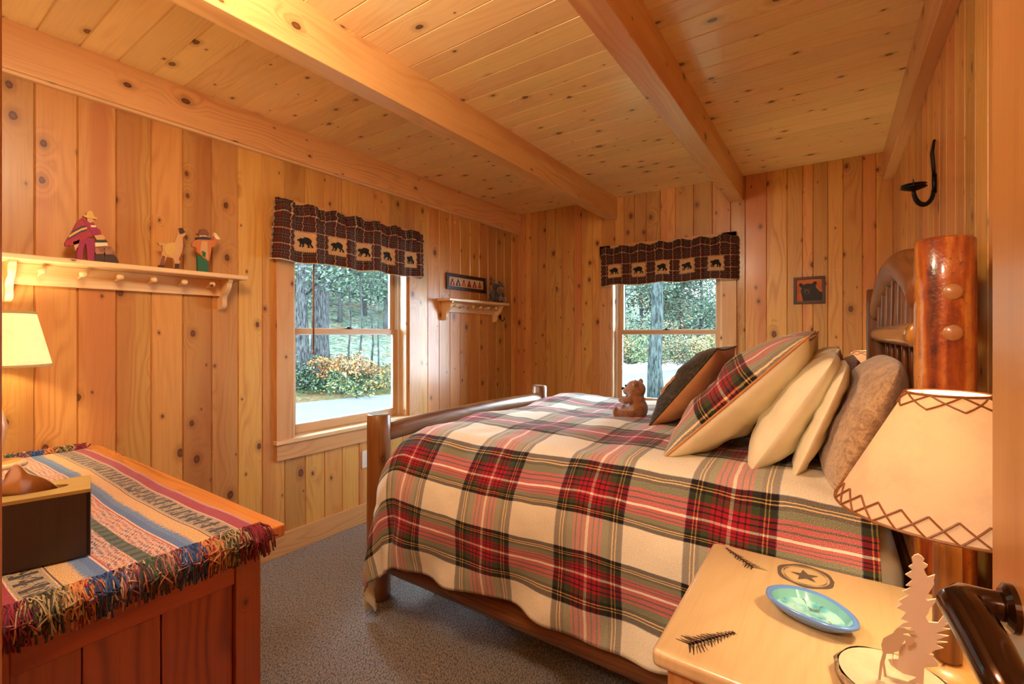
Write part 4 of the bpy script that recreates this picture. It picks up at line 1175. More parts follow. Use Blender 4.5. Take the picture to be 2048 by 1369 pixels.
# ------------------------------------------------------------------ lamps
def point_light(name, loc, w, r=.03, col=LAMP_COL):
    L = bpy.data.lights.new(name, 'POINT'); L.energy = w; L.color = col; L.shadow_soft_size = r
    o = bpy.data.objects.new(name, L); COL.objects.link(o); o.location = loc
    return o
def lamp(x, y, zt, zb, rt, rb, z0, watts, label, shade, laced, base='log'):
    root = empty('table_lamp', (x, y, z0), label, 'lamp')
    H = zt - zb
    mb = MB(); mb.lathe([(rb, zb), (rb + (rt - rb) * .5, zb + H * .5), (rt, zt)], (x, y, 0), 64)
    mb.lathe([(rb - .0015, zb), (rt - .0015, zt)], (x, y, 0), 64)
    sh = mb.build('lamp_shade', M[shade], root, smooth=True)
    if laced:
        for zz, rr, zo, nn_, dirn, hh in ((zb, rb, .0, 27, 1, .028), (zt, rt, .0, 9, -1, .022)):
            mb = MB(); K = 64
            mb.tube([(x + cos(2 * pi * k / K) * (rr + .001), y + sin(2 * pi * k / K) * (rr + .001), zz) for k in range(K)], .0022, 6, closed=True)
            sl = (rt - rb) / H
            for k in range(nn_):
                for dd in (-1, 1):
                    pts = []
                    for q in range(5):
                        f = q / 4; an = 2 * pi * (k + dd * f * 1.0) / nn_; zq = zz + dirn * hh * f
                        r_ = rb + (zq - zb) * sl + .0022
                        pts.append((x + cos(an) * r_, y + sin(an) * r_, zq))
                    mb.tube(pts, .0015, 5)
            mb.build('lacing', M['lace'], sh)
    else:
        for zz, rr in ((zb, rb), (zt, rt)):
            mb = MB(); mb.lathe([(rr + .001, zz - .004), (rr + .003, zz), (rr + .001, zz + .006), (rr - .001, zz)], (x, y, 0), 48); mb.build('shade_trim', flat('tan_braid', (.50, .30, .10)), sh, smooth=True)
    # fitting, bulb
    zbulb = zb + H * .66
    mb = MB(); mb.lathe([(0, zbulb + .045), (.012, zbulb + .042), (.024, zbulb + .024), (.026, zbulb + .008), (.020, zbulb - .010), (.012, zbulb - .026)], (x, y, 0), 16); mb.build('bulb', M['bulb'], root, smooth=True)
    mb = MB(); mb.lathe([(.013, zbulb - .026), (.015, zbulb - .06), (.006, zbulb - .062), (.006, zb - .03)], (x, y, 0), 14)
    for k in range(3):
        an = 2 * pi * k / 3; mb.tube([(x + .004 * cos(an), y + .004 * sin(an), zbulb + .055), (x + cos(an) * rt, y + sin(an) * rt, zt - .006)], .0012, 5)
    mb.tube([(x, y, zbulb + .055), (x, y, zbulb + .050)], .004, 6)
    for sx in (-1, 1): mb.tube([(x + .012 * sx, y, zbulb - .03), (x + .034 * sx, y, zbulb), (x + .030 * sx, y, zbulb + .03), (x, y, zbulb + .055)], .0012, 5)
    mb.build('lamp_fitting', flat('brass', (.45, .28, .09), .3, metal=.9), root)
    if base == 'log':
        mb = MB(); log(mb, (x, y, z0 + .018), (x, y, zb - .02), .019, .017, 16, 6, .1, x); mb.build('lamp_post', M['log'], root, smooth=True)
        mb = MB(); mb.lathe([(0, 0), (.055, 0), (.058, .008), (.055, .017), (.0, .019)], (x, y, z0), 28); mb.build('lamp_base', M['stand'], root, smooth=True)
    else:
        mb = MB(); mb.lathe([(.062, .018), (.02, .026), (.014, .05), (.022, .09), (.030, .14), (.020, .19), (.010, .22), (.010, zb - z0 + .02)], (x, y, z0), 28); mb.build('lamp_post', M['stand'], root, smooth=True)
        mb = MB(); mb.lathe([(0, 0), (.074, 0), (.078, .008), (.074, .016), (0, .022)], (x, y, z0), 32); mb.build('lamp_base', M['stand_top'], root, smooth=True)
    li = point_light('lamp_light', (0, 0, 0), watts); li.parent = root; li.location = (0, 0, zbulb + .01 - z0)
    return root
lamp(.152, 1.03, 1.1625, .967, .052, .150, NZ, LAMP_W['near'], 'lit lamp with laced parchment shade on the front nightstand', 'parchment', True)
lamp(.135, 3.30, 1.1625, .967, .052, .150, NZ, LAMP_W['far'], 'lit laced parchment lamp beyond the bed, partly behind the pillows', 'parchment', True)
DZT = .787
lamp(-2.415, .315, 1.335, 1.146, .100, .142, DZT + .004, LAMP_W['dresser'], 'lit lamp with plain linen shade on the dresser at left', 'linen_shade', False, 'turned')

# ------------------------------------------------------------------ dish and moose silhouette
dc = pix(1621, 1240, 'z', NZ)
def dish():
    root = empty('pottery_dish', (dc.x, dc.y, NZ), 'small blue glazed pottery dish with aqua centre on the nightstand', 'dish')
    K = 56
    ax = radians(-24)
    def rim(k):
        a = 2 * pi * k / K; r = .070 * (1 + .05 * cos(3 * a + .9) + .02 * cos(2 * a)); return V(cos(a) * r * 1.12, sin(a) * r * .80, 0)
    prof = [(0.0, .0006), (.45, .0006), (.62, .004), (.85, .016), (1.0, .026), (.985, .030), (.93, .031), (.86, .027)]
    inn = [(.86, .027), (.79, .019), (.74, .014)]
    flo = [(.74, .014), (.58, .008), (.40, .0065), (0, .006)]
    for nm, pr, mt in (('outside', prof, flat('periwinkle_glaze', (.10, .24, .66), .12, coat=.6)), ('inner_wall', inn, flat('aqua_glaze', (.16, .44, .44), .1, coat=.6)), ('painted_floor', flo, None)):
        if mt is None:
            m = NT('painted_lagoon_glaze'); o_ = m.obj()
            n1 = m.noise(o_, scale=22, detail=3); n2 = m.noise(o_, scale=38, detail=4, dist=1.5)
            c = m.ramp(n1, [(.35, (.03, .15, .30)), (.48, (.12, .42, .52)), (.6, (.34, .62, .66))])
            c = m.mix(m.maprange(n2, .58, .64), c, (.10, .16, .12)); mt = m.done(m.pbsdf(c, .1, coat=.8))
        mb = MB(); vs = []; fs = []; us = []
        for (f, z) in pr:
            for k in range(K):
                p = rim(k) * f; q = Matrix.Rotation(ax, 3, 'Z') @ p; vs.append((dc.x + q.x, dc.y + q.y, NZ + z))
        for i in range(len(pr) - 1):
            for k in range(K):
                k2 = (k + 1) % K; fs.append((i * K + k, i * K + k2, (i + 1) * K + k2, (i + 1) * K + k)); us.append([(0, 0)] * 4)
        mb.add(vs, fs, us); mb.build(nm, mt, root, smooth=True, fixn=True)
dish()

def silhouette():
    base = V(.075, .925, NZ)
    root = empty('moose_ornament', base, 'cut metal tree and moose silhouette standing on a birch slice', 'ornament')
    mb = MB(); K = 40; prof = [(0, 0), (.066, 0), (.074, .004), (.075, .018), (.071, .022)]
    vs = []; fs = []; us = []
    for r, z in prof:
        for k in range(K):
            w = 1 + .05 * noise.noise(V(cos(2 * pi * k / K) * 3, sin(2 * pi * k / K) * 3, z * 60)); vs.append((base.x + cos(2 * pi * k / K) * r * w, base.y + sin(2 * pi * k / K) * r * w, NZ + z))
    for i in range(len(prof) - 1):
        for k in range(K):
            k2 = (k + 1) % K; fs.append((i * K + k, i * K + k2, (i + 1) * K + k2, (i + 1) * K + k)); us.append([(0, 0)] * 4)
    mb.add(vs, fs, us)
    mb.build('birch_bark', flat('birch_bark', (.30, .20, .12), .9, var=.6, scale=70, bump=1.), root, smooth=True)
    mb = MB(); mb.lathe([(.069, 0), (.060, .0008), (0, .001)], (base.x, base.y, NZ + .0218), 40); mb.build('slice_face', flat('pale_birch', (.52, .43, .30), .6, var=.08, scale=30), root)
    # outline traced in the plane that faces the bed foot-left: crop units of the photograph
    yp = .925
    def q(x, y):
        w = pix(1680 + x / 4.736, 1080 + y / 4.736, 'y', yp); return (w.x, w.z)
    treep = [(742, 45), (770, 62), (800, 92), (785, 120), (832, 148), (825, 165), (795, 188), (815, 235), (830, 262), (900, 240), (888, 290), (893, 330), (850, 400), (808, 465), (830, 485), (910, 468), (905, 500), (850, 560), (840, 600), (812, 640), (840, 690), (930, 695), (1010, 590), (1092, 515), (1055, 590), (1040, 640), (990, 700), (1060, 690), (960, 745), (1045, 755), (960, 775), (890, 800), (1030, 820), (990, 830), (890, 870), (1020, 880), (890, 895), (980, 935), (900, 955), (820, 1000), (890, 1000), (880, 1020), (930, 1070), (930, 1110), (800, 1118), (790, 1280), (640, 1255), (740, 1215), (600, 1180), (480, 1100), (455, 1045), (555, 1040), (560, 960), (520, 940), (690, 850), (640, 780), (690, 740), (555, 735), (600, 700), (660, 690), (575, 660), (630, 600), (535, 555), (590, 520), (555, 490), (660, 430), (590, 400), (690, 355), (625, 345), (690, 290), (618, 240), (690, 200), (650, 165), (690, 140), (680, 80), (705, 55)]
    moosep = [(545, 685), (600, 690), (600, 700), (640, 712), (680, 712), (690, 730), (610, 738), (560, 745), (600, 760), (650, 770), (690, 800), (680, 830), (640, 850), (610, 860), (600, 800), (570, 850), (550, 900), (500, 915), (490, 960), (500, 1025), (488, 1025), (485, 930), (430, 930), (412, 1010), (432, 1140), (408, 1145), (395, 1040), (375, 1175), (352, 1170), (370, 1020), (395, 930), (380, 850), (400, 790), (440, 765), (490, 740), (520, 700)]
    met = flat('sand_painted_metal', (.62, .44, .33), .45)
    T3 = lambda p: (p[0], yp, p[1])
    zs = [q(*p) for p in treep]; zmin = NZ + .0225 - min(p[1] for p in zs)
    zs2 = [q(*p) for p in moosep]; zm2 = NZ + .0225 - min(p[1] for p in zs2)
    mb = MB(); mb.prism([(a, b + zmin) for a, b in zs], T3, (0, .0025, 0)); mb.build('tree_silhouette', met, root, fixn=True)
    mb = MB(); mb.prism([(a, b + zm2) for a, b in zs2], lambda p: (p[0], yp - .020, p[1]), (0, .0025, 0)); mb.build('moose_silhouette', flat('tan_painted_metal', (.50, .33, .22), .45), root, fixn=True)
silhouette()

# ------------------------------------------------------------------ dresser, textile, tissue box
dr = empty('dresser', (-1.85, .34, 0), 'reddish stained pine dresser with an orange top in the left foreground', 'dresser')
mb = MB()
for k, (ya, yb) in enumerate(((.068, .215), (.215, .385), (.385, .535), (.535, .636))):
    mb.box((XL + .006, ya + .0003, DZT - .032), (-1.127, yb - .0003, DZT), 'x', random.random())
o = mb.build('top', M['dresser_top'], dr, bevel=.006)
xs = -1.152
def db(nm, lo, hi, g, mat='dresser', bev=.003, tone=None):
    m_ = MB(); m_.box(lo, hi, g, random.random() if tone is None else tone); return m_.build(nm, M[mat], dr, bevel=bev)
db('corner_post', (xs - .045, .530, 0), (xs, .588, DZT - .032), 'z')
db('corner_post', (xs - .045, .100, 0), (xs, .166, DZT - .032), 'z')
db('end_rail', (xs - .024, .166, DZT - .115), (xs - .004, .530, DZT - .032), 'y')
db('end_rail', (xs - .024, .166, .06), (xs - .004, .530, .15), 'y')
for k, (ya, yb) in enumerate(((.166, .262), (.262, .388), (.388, .530))):
    db('end_plank', (xs - .030, ya + .001, .14), (xs - .014 - .002 * (k % 2), yb - .001, DZT - .11), 'z', bev=.002, tone=(.2, .75, .45)[k])
db('back_panel', (XL + .02, .100, .05), (xs - .045, .112, DZT - .032), 'x')
db('far_end_panel', (XL + .02, .112, .05), (XL + .04, .575, DZT - .032), 'z')
db('front_frame', (XL + .02, .560, .05), (xs - .045, .575, DZT - .032), 'x')
for k in range(3):
    z0 = .09 + k * .215
    for (x0, x1) in ((XL + .06, -1.87), (-1.85, xs - .06)):
        d = db('drawer', (x0, .575, z0), (x1, .590, z0 + .195), 'x')
        for fx in (.25, .75):
            mb = MB(); mb.sphere((x0 + (x1 - x0) * fx, .603, z0 + .1), .014, 10, 8); mb.build('knob', M['dresser'], d, smooth=True)

RY0, RY1, RXA, RXB = .143, .580, -2.520, -1.158
rw = empty('textile_runner', (-1.84, .365, DZT), 'striped handwoven textile with fringed ends covering the dresser top', 'textile runner')
mb = MB()
def rp(u, v):
    x = RXA + (RXB - RXA) * u; y = RY0 + (RY1 - RY0) * v
    y += .006 * sin(x * 6 + v * 2) * (1 if v > .5 else .6)
    z = DZT + .0042 + .0012 * sin(x * 23 + y * 11) + .001 * noise.noise(V(x * 14, y * 14, 0))
    return V(x, y, z)
mb.grid(rp, 120, 44, lambda u, v: ((RXB - RXA) * u, (v - .5) * .46))
o = mb.build('woven_cloth', M['runner'], rw, smooth=True); sm = o.modifiers.new('thick', 'SOLIDIFY'); sm.thickness = .003
def yarncol(v, rnd):
    a = abs(v - .5) * .46
    pal = [(.013, [(.05, .08, .05), (.10, .13, .08)]), (.060, [(.45, .17, .12), (.30, .09, .13), (.55, .36, .27), (.12, .04, .08), (.06, .05, .05)]), (.096, [(.03, .07, .22), (.05, .12, .32), (.02, .04, .12)]),
           (.132, [(.62, .27, .10), (.50, .18, .06), (.30, .03, .03)]), (.19, [(.06, .05, .025), (.28, .20, .09), (.45, .33, .18), (.03, .025, .015)]), (1, [(.22, .008, .02), (.30, .02, .05), (.10, .01, .02)])]
    for lim, cs in pal:
        if a <= lim: return rnd.choice(cs)
def fringe(name, side, n, seed):
    rnd = random.Random(seed); mb = MB(); cols = []
    for k in range(n):
        v = (k + rnd.random()) / n; c = yarncol(v, rnd); y = RY0 + (RY1 - RY0) * v
        sc = .7 + rnd.random() * .6; r = .0010 + rnd.random() * .0007
        if side > 0:
            dy = rnd.uniform(-.025, .025); out = rnd.uniform(.004, .018); dn = rnd.uniform(.02, .058)
            x0 = RXB - .004
            P = [(x0, y, DZT + .006), (x0 + .018, y + dy * .3, DZT + .007 + rnd.random() * .010), (-1.125, y + dy * .7, DZT + .004 + rnd.random() * .006), (-1.124 + out, y + dy, DZT - .012), (-1.122 + out * .8, y + dy * 1.1 + rnd.uniform(-.006, .006), DZT - dn)]
            if rnd.random() < .3: P[-1] = (P[-1][0] + .004, P[-1][1] + rnd.uniform(-.02, .02), P[-1][2] + .02)
        else:
            x0 = RXA + .004; P = [(x0, y, DZT + .006)]
            for q in range(3):
                P.append((P[-1][0] - rnd.uniform(.004, .018), P[-1][1] + rnd.uniform(-.014, .014), DZT + .004 + rnd.random() * .018))
        # smooth the strand
        Q = []
        for i in range(len(P) - 1):
            a, b = Vector(P[i]), Vector(P[i + 1]); Q += [a, (a + b) / 2 + V(0, rnd.uniform(-.0015, .0015), rnd.uniform(0, .0015))]
        Q.append(Vector(P[-1]))
        f0 = len(mb.f); mb.tube(Q, [r] * (len(Q) - 1) + [r * 1.3], 5)
        cols += [c] * (len(mb.f) - f0)
    o = mb.build(name, M['yarn'], rw, smooth=True); tag(o, kind='stuff')
    ca = o.data.color_attributes.new('Col', 'FLOAT_COLOR', 'CORNER')
    i = 0
    for p, c in zip(o.data.polygons, cols):
        for _ in range(p.loop_total):
            ca.data[i].color = (*c, 1); i += 1
fringe('fringe', 1, 950, 1); fringe('fringe', -1, 500, 2)

tb = empty('tissue_box', (-1.37, .2, DZT + .006), 'dark wooden tissue box cover with a lighter top on the textile', 'tissue box')
c0 = V(-1.290, .303, DZT + .0065); du = V(-sin(radians(13.7)), -cos(radians(13.7)), 0); dn = V(-cos(radians(13.7)), sin(radians(13.7)), 0)
LB, WB, HB = .228, .128, .140
def tp(a, b, z): return c0 + du * a + dn * b + V(0, 0, z)
def obox(mb, a0, a1, b0, b1, z0, z1):
    vs = [tp(a, b, z) for z in (z0, z1) for a, b in ((a0, b0), (a1, b0), (a1, b1), (a0, b1))]
    mb.add(vs, [(0, 1, 2, 3), (7, 6, 5, 4), (4, 5, 1, 0), (5, 6, 2, 1), (6, 7, 3, 2), (7, 4, 0, 3)], [[(0, 0), (.2, 0), (.2, .1), (0, .1)]] * 6)
mb = MB()
for q in ((0, LB, 0, .008), (0, LB, WB - .008, WB), (0, .008, 0, WB), (LB - .008, LB, 0, WB)): obox(mb, *q, 0, HB - .006)
mb.build('sides', M['charcoal_box'], tb, bevel=.0015, fixn=True)
mb = MB(); K = 40
ring = [(LB * .40 + .056 * cos(2 * pi * k / K), WB * .5 + .022 * sin(2 * pi * k / K)) for k in range(K)]
def outer(k):
    an = 2 * pi * k / K; cx_, sx_ = cos(an), sin(an); s = min(LB / 2 / max(1e-6, abs(cx_)), WB / 2 / max(1e-6, abs(sx_))); return (LB / 2 + cx_ * s, WB / 2 + sx_ * s)
out = [outer(k) for k in range(K)]
for k in range(4):   # true corners
    ca, cb = ((LB, WB), (0, WB), (0, 0), (LB, 0))[k]
    kk = min(range(K), key=lambda i: (out[i][0] - ca) ** 2 + (out[i][1] - cb) ** 2); out[kk] = (ca, cb)
for k in range(K):
    k2 = (k + 1) % K
    a, b, c, d = tp(*ring[k], HB), tp(*out[k], HB), tp(*out[k2], HB), tp(*ring[k2], HB)
    uvq = [(ring[k][1], ring[k][0]), (out[k][1], out[k][0]), (out[k2][1], out[k2][0]), (ring[k2][1], ring[k2][0])]
    mb.add([a, b, c, d], [(0, 1, 2, 3)], [uvq])
    a2, b2, c2, d2 = [p - V(0, 0, .007) for p in (a, b, c, d)]
    mb.add([a, d, d2, a2], [(0, 1, 2, 3)], [uvq]); mb.add([b, b2, c2, c], [(0, 1, 2, 3)], [uvq]); mb.add([a2, d2, c2, b2], [(0, 1, 2, 3)], [uvq])
mb.build('lid', M['box_top'], tb, fixn=True)
mb = MB()
def tis(u, v):
    a = LB * .40 + (u - .5) * (.092 - .060 * v) + .020 * v; b = WB * .5 + .012 * sin(u * 7) * (1 - v) + .014 * sin(u * 4 + v * 5) * v - .02 * v
    return tp(a, b, HB - .01 + .072 * v * (1 - .25 * (2 * u - 1) ** 2 * v))
mb.grid(tis, 24, 20); o = mb.build('tissue', M['tissue'], tb, smooth=True); sm = o.modifiers.new('thick', 'SOLIDIFY'); sm.thickness = .0008

# ------------------------------------------------------------------ open door with lever
door = empty('door_1', (.200, .065, 0), kind='structure')
ed = V(.1465, .742, 0); hg = V(.200, .065, 0); dd = (ed - hg); DL = dd.length; dd.normalize(); dnn = V(-dd.y, dd.x, 0)   # dnn points to -x (visible face)
def dp(s, d, z): return hg + dd * s + dnn * d + V(0, 0, z)
def dbox(nm, s0, s1, d0, d1, z0, z1, mat='door', par=door, bev=.003):
    vs = [dp(s, d, z) for z in (z0, z1) for s, d in ((s0, d0), (s1, d0), (s1, d1), (s0, d1))]
    g = 1 if (z1 - z0) > (s1 - s0) else 0
    uu = lambda i: ((i % 4 in (1, 2)) * (s1 - s0) + (i % 4 in (2, 3)) * (d1 - d0), (i // 4) * (z1 - z0))
    F = [(3, 2, 1, 0), (4, 5, 6, 7), (0, 1, 5, 4), (1, 2, 6, 5), (2, 3, 7, 6), (3, 0, 4, 7)]
    m_ = MB(); m_.add(vs, F, [[(uu(i) if g else uu(i)[::-1]) for i in f] for f in F]); return m_.build(nm, M[mat], par, bevel=bev, fixn=True)
for s0, s1 in ((0, .105), (DL - .105, DL)): dbox('stile', s0, s1, -.036, 0, .01, 2.03)
for z0, z1 in ((.01, .24), (.86, 1.02), (1.90, 2.03)): dbox('rail', .105, DL - .105, -.036, 0, z0, z1)
for z0, z1 in ((.235, .865), (1.015, 1.905)): dbox('panel', .10, DL - .10, -.026, -.010, z0, z1)
hz = .978; hs = DL - .058
han = MB(); han.v = []
pts = [dp(hs, -.001, hz), dp(hs, .012, hz), dp(hs, .026, hz), dp(hs - .002, .036, hz), dp(hs - .012, .043, hz - .002), dp(hs - .03, .039, hz - .007), dp(hs - .06, .036, hz - .016), dp(hs - .09, .034, hz - .026), dp(hs - .125, .030, hz - .036), dp(hs - .130, .030, hz - .037)]
han.tube(pts, [.015, .0145, .015, .017, .0195, .0205, .020, .019, .017, .006], 28)
hd_ = han.build('lever_handle', M['bronze'], door, smooth=True)
mb = MB(); ring_ = []
mb.tube([dp(hs, 0.0, hz), dp(hs, .005, hz), dp(hs, .009, hz)], [.024, .024, .018], 32); mb.build('handle_rose', M['bronze'], door, smooth=False)
mb = MB(); mb.tube([dp(hs, .003, hz + .0), dp(hs, -.04, hz)], .006, 8); mb.build('spindle', M['bronze'], door)
mb = MB(); 
vs = [dp(DL + .0006, d, z) for d, z in ((-.030, hz - .03), (-.006, hz - .03), (-.006, hz + .03), (-.030, hz + .03))]
mb.add(vs, [(0, 1, 2, 3)], [[(0, 0)] * 4]); mb.build('latch_plate', flat('brass', (.45, .28, .09), .3, metal=.9), door)

# ------------------------------------------------------------------ added fill lamps, both out of view
hl = empty('hall_fill_lamp', (-.35, -.95, ZC), 'added white fill lamp, unseen in the hall outside the door', 'fill lamp')  # unseen lamp added in the hall for more light through the doorway
mb = MB(); mb.lathe([(.0, -.09), (.09, -.075), (.14, -.03), (.145, 0)], (-.35, -.95, ZC), 28); mb.build('fill_bowl', shade_mat('hall_fill_glow', (.9, .85, .75), es=3.0), hl, smooth=True)
point_light('hall_fill_light', (-.35, -.85, ZC - .22), HALL_FILL_W, .14, (1, .88, .68))
# second unseen lamp, added above the doorway end to brighten the room
cl = empty('room_fill_lamp', (-.98, .30, ZC), 'added opal fill lamp, unseen above the doorway end of the room', 'fill lamp')
mb = MB(); mb.lathe([(.0, -.085), (.10, -.07), (.15, -.03), (.155, 0)], (-1.10, .33, ZC), 28); mb.build('fill_bowl', shade_mat('room_fill_glow', (.9, .85, .75), es=3.0), cl, smooth=True)
point_light('room_fill_light', (-1.10, .33, ZC - .24), CEIL_FILL_W, .16, (1, .88, .66))

# ------------------------------------------------------------------ outdoors
GZ = -.45
def ground_mat():
    m = NT('leaf_litter'); o = m.obj()
    n1 = m.noise(o, scale=.5, detail=4); n2 = m.noise(o, scale=9, detail=5, rough=.75); n3 = m.noise(o, scale=2.2, detail=6, rough=.8)
    c = m.ramp(n2, [(.35, (.009, .007, .004)), (.5, (.034, .023, .011)), (.6, (.062, .040, .022)), (.72, (.093, .081, .062))])
    g = m.ramp(n3, [(.42, (.009, .015, .006)), (.55, (.031, .046, .019)), (.68, (.081, .087, .068))])
    c = m.mix(m.maprange(n1, .42, .6), c, g)
    return m.done(m.pbsdf(c, 1.0, spec=.0))
def hill_mat():
    m = NT('forest_slope'); o = m.obj()
    n1 = m.noise(o, scale=.28, detail=5, rough=.7); n2 = m.noise(o, scale=3.2, detail=8, rough=.85, dist=1.2); n3 = m.noise(o, scale=.9, detail=5, rough=.8)
    a = m.ramp(n2, [(.36, (.007, .011, .008)), (.46, (.025, .034, .025)), (.54, (.050, .065, .048)), (.62, (.093, .108, .090)), (.72, (.167, .174, .155))])
    b = m.ramp(n2, [(.36, (.015, .011, .007)), (.5, (.053, .037, .023)), (.62, (.105, .081, .056))])
    c = m.mix(m.maprange(n3, .5, .66), a, b)
    return m.done(m.pbsdf(c, 1.0, spec=.0))
M['ground'] = ground_mat(); M['hill'] = hill_mat()
def roadmat():
    m = NT('pale_asphalt'); n1 = m.noise(m.obj(), scale=6, detail=6, rough=.7)
    return m.done(m.pbsdf(m.mix(n1, (.027, .029, .032), (.037, .040, .043)), .95, spec=.1))
M['road'] = roadmat()
far_edge = lambda y: -10.8 + .268 * (y - 6.4)
def terrain(x, y):
    d = far_edge(y) - .6 - x               # distance beyond the road
    base = GZ
    if d > 0: base += .035 * d + .15 * max(0, d - 3) ** 1.25 + .10 * noise.noise(V(x * .7, y * .7, 0))
    return base
mb = MB()
mb.grid(lambda u, v: V(-60 + 64 * u, -12 + 84 * v, terrain(-60 + 64 * u, -12 + 84 * v)), 128, 140, None)
o = mb.build('ground', M['ground'], smooth=True); tag(o, kind='structure'); o.data.materials.append(M['hill'])
for p in o.data.polygons:
    c = p.center
    if far_edge(c.y) - c.x > 5.5: p.material_index = 1
mb = MB(); mb.grid(lambda u, v: V(far_edge(-8 + 60 * v) + 6.1 * u, -8 + 60 * v, GZ + .02), 6, 60, None)
tag(mb.build('road', M['road']), kind='structure')
mb = MB()
def bank(u, v):
    y = 9.5 + 30 * v; x = far_edge(y) - 1.9 * u + .25
    return V(x, y, GZ + .02 + max(0, sin(pi * u) * (.30 + .18 * noise.noise(V(x * 2, y * 1.5, 0)) + .08 * noise.noise(V(x * 6, y * 6, 1)))) * min(1, v * 6))
mb.grid(bank, 16, 160)
tag(mb.build('snow_bank', flat('old_snow', (.20, .208, .22), .9, var=.12, scale=8), smooth=True), 'low white snow bank along the far road edge', 'snow bank')

def bark(name, a, b):
    m = NT(name); o = m.obj(); s_ = m.sep(o)
    n1 = m.noise(m.comb(m.math('MULTIPLY', s_[0], 26), m.math('MULTIPLY', s_[1], 26), m.math('MULTIPLY', s_[2], 5)), scale=1, detail=5, rough=.7)
    return m.done(m.pbsdf(m.mix(m.maprange(n1, .35, .65), a, b), 1., m.bump(n1, .8, .03), spec=0.))
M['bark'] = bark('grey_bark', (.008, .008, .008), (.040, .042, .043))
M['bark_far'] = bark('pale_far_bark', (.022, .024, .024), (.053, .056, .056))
M['bark_lichen'] = bark('lichen_bark', (.007, .009, .009), (.037, .048, .046))
leafm = {k: flat('leaf_' + k, c, .8, spec=.1) for k, c in {'green': (.014, .027, .011), 'sage': (.043, .062, .043), 'orange': (.130, .053, .015), 'tan': (.105, .068, .037), 'pine': (.022, .037, .025), 'yellow': (.093, .093, .031)}.items()}

def leaves(mb, c, r, n, size, rnd, mats):
    for _ in range(n):
        while True:
            q = V(rnd.uniform(-1, 1), rnd.uniform(-1, 1), rnd.uniform(-1, 1))
            if q.length < 1: break
        p = Vector(c) + V(q.x * r[0], q.y * r[1], q.z * r[2])
        a = V(rnd.gauss(0, 1), rnd.gauss(0, 1), rnd.gauss(0, .6)).normalized(); b = a.orthogonal().normalized()
        s = size * rnd.uniform(.5, 1.4)
        mb.cur_m = rnd.randrange(mats)
        mb.add([p - a * s, p - b * s * .45, p + a * s, p + b * s * .45], [(0, 1, 2, 3)], [[(0, 0)] * 4])
def branch(mb, tips, p, d, ln, r, depth, rnd):
    pts = [Vector(p)]; rad = [r]; dd_ = Vector(d).normalized()
    n = 5
    for k in range(n):
        dd_ = (dd_ + V(rnd.gauss(0, .16), rnd.gauss(0, .16), rnd.gauss(.02, .12))).normalized()
        pts.append(pts[-1] + dd_ * ln / n); rad.append(r * (1 - .75 * (k + 1) / n))
    mb.tube(pts, rad, 6 if depth else 5, caps=False)
    tips.append(pts[-1]); tips.append(pts[3])
    if depth > 0:
        for k in range(rnd.randint(3, 5)):
            i = rnd.randint(1, n - 1); nd = (dd_ + V(rnd.gauss(0, .8), rnd.gauss(0, .8), rnd.gauss(.1, .5))).normalized()
            branch(mb, tips, pts[i], nd, ln * rnd.uniform(.45, .7), rad[i] * .6, depth - 1, rnd)
def tree(name, loc, h, r, seed, barkm, leafmats, label, group=None, lean_=(0, 0), nbr=9, bl=2.2, first=.25, nleaf=34, lsize=.07, cr=.55, depth=1):
    rnd = random.Random(seed)
    root = empty(name, loc, label, 'tree', group)
    mb = MB(); pts = []; rad = []
    N = 9
    for k in range(N + 1):
        t = k / N; pts.append(V(loc[0] + lean_[0] * t * t * h + rnd.gauss(0, .03) * (k > 0), loc[1] + lean_[1] * t * t * h + rnd.gauss(0, .03) * (k > 0), loc[2] - .1 + h * t)); rad.append(r * (1 + .35 * exp(-t * 14)) * (1 - .72 * t))
    mb.tube(pts, rad, 12); tips = []
    for k in range(nbr):
        t = first + (1 - first) * (k + rnd.random()) / nbr; f = t * N; i = min(N - 1, int(f)); p = pts[i].lerp(pts[i + 1], f - i)
        an = rnd.uniform(0, 2 * pi); branch(mb, tips, p, V(cos(an), sin(an), rnd.uniform(-.1, .6)), bl * (1.15 - .6 * t) * rnd.uniform(.7, 1.2), rad[i] * .38, depth, rnd)
    mb.build('trunk', M[barkm], root, smooth=True)
    if leafmats:
        mb = MB()
        for p in tips: leaves(mb, p, (cr, cr, cr * .6), nleaf, lsize, rnd, len(leafmats))
        o = mb.build('foliage', [leafm[k] for k in leafmats], root)
    return root
def at(px, t, z=None):
    off_ = (px - CX) / F_PX; x = (-sin(YAW) + off_ * cos(YAW)) * t; y = (cos(YAW) + off_ * sin(YAW)) * t
    return (x, y, terrain(x, y) if z is None else z)
G1 = 'leafy trees beyond the road'
tree('old_tree', at(604, 14.0), 11, .21, 11, 'bark', ['sage', 'pine'], 'grey trunk at the left edge of the left window view', nbr=14)
tree('old_tree', at(641, 15.0), 12, .28, 12, 'bark', ['sage', 'pine'], 'thick grey tree trunk with crooked branches in the left window', nbr=16, bl=2.8)
tree('old_tree', at(1313, 10.1), 10, .155, 13, 'bark_lichen', ['sage'], 'lichen covered trunk in the middle of the back window', nbr=12, bl=1.6, first=.32, nleaf=20)
for k, (px, t, h, r_) in enumerate(((700, 17, 8, .035), (722, 16, 9, .04), (742, 18, 9, .035), (757, 16.5, 8, .03))):
    tree('sapling', at(px, t), h, r_, 20 + k, 'bark', ['sage'], ['thin sapling nearest the thick trunk in the left window', 'second thin sapling in the left window, bent slightly', 'third thin sapling in the left window', 'thin sapling at the right side of the left window'][k], 'thin saplings in the left window', lean_=(rndx := .01 * (k - 1), .006 * k), nbr=8, bl=1.3, first=.35, nleaf=10, lsize=.05)
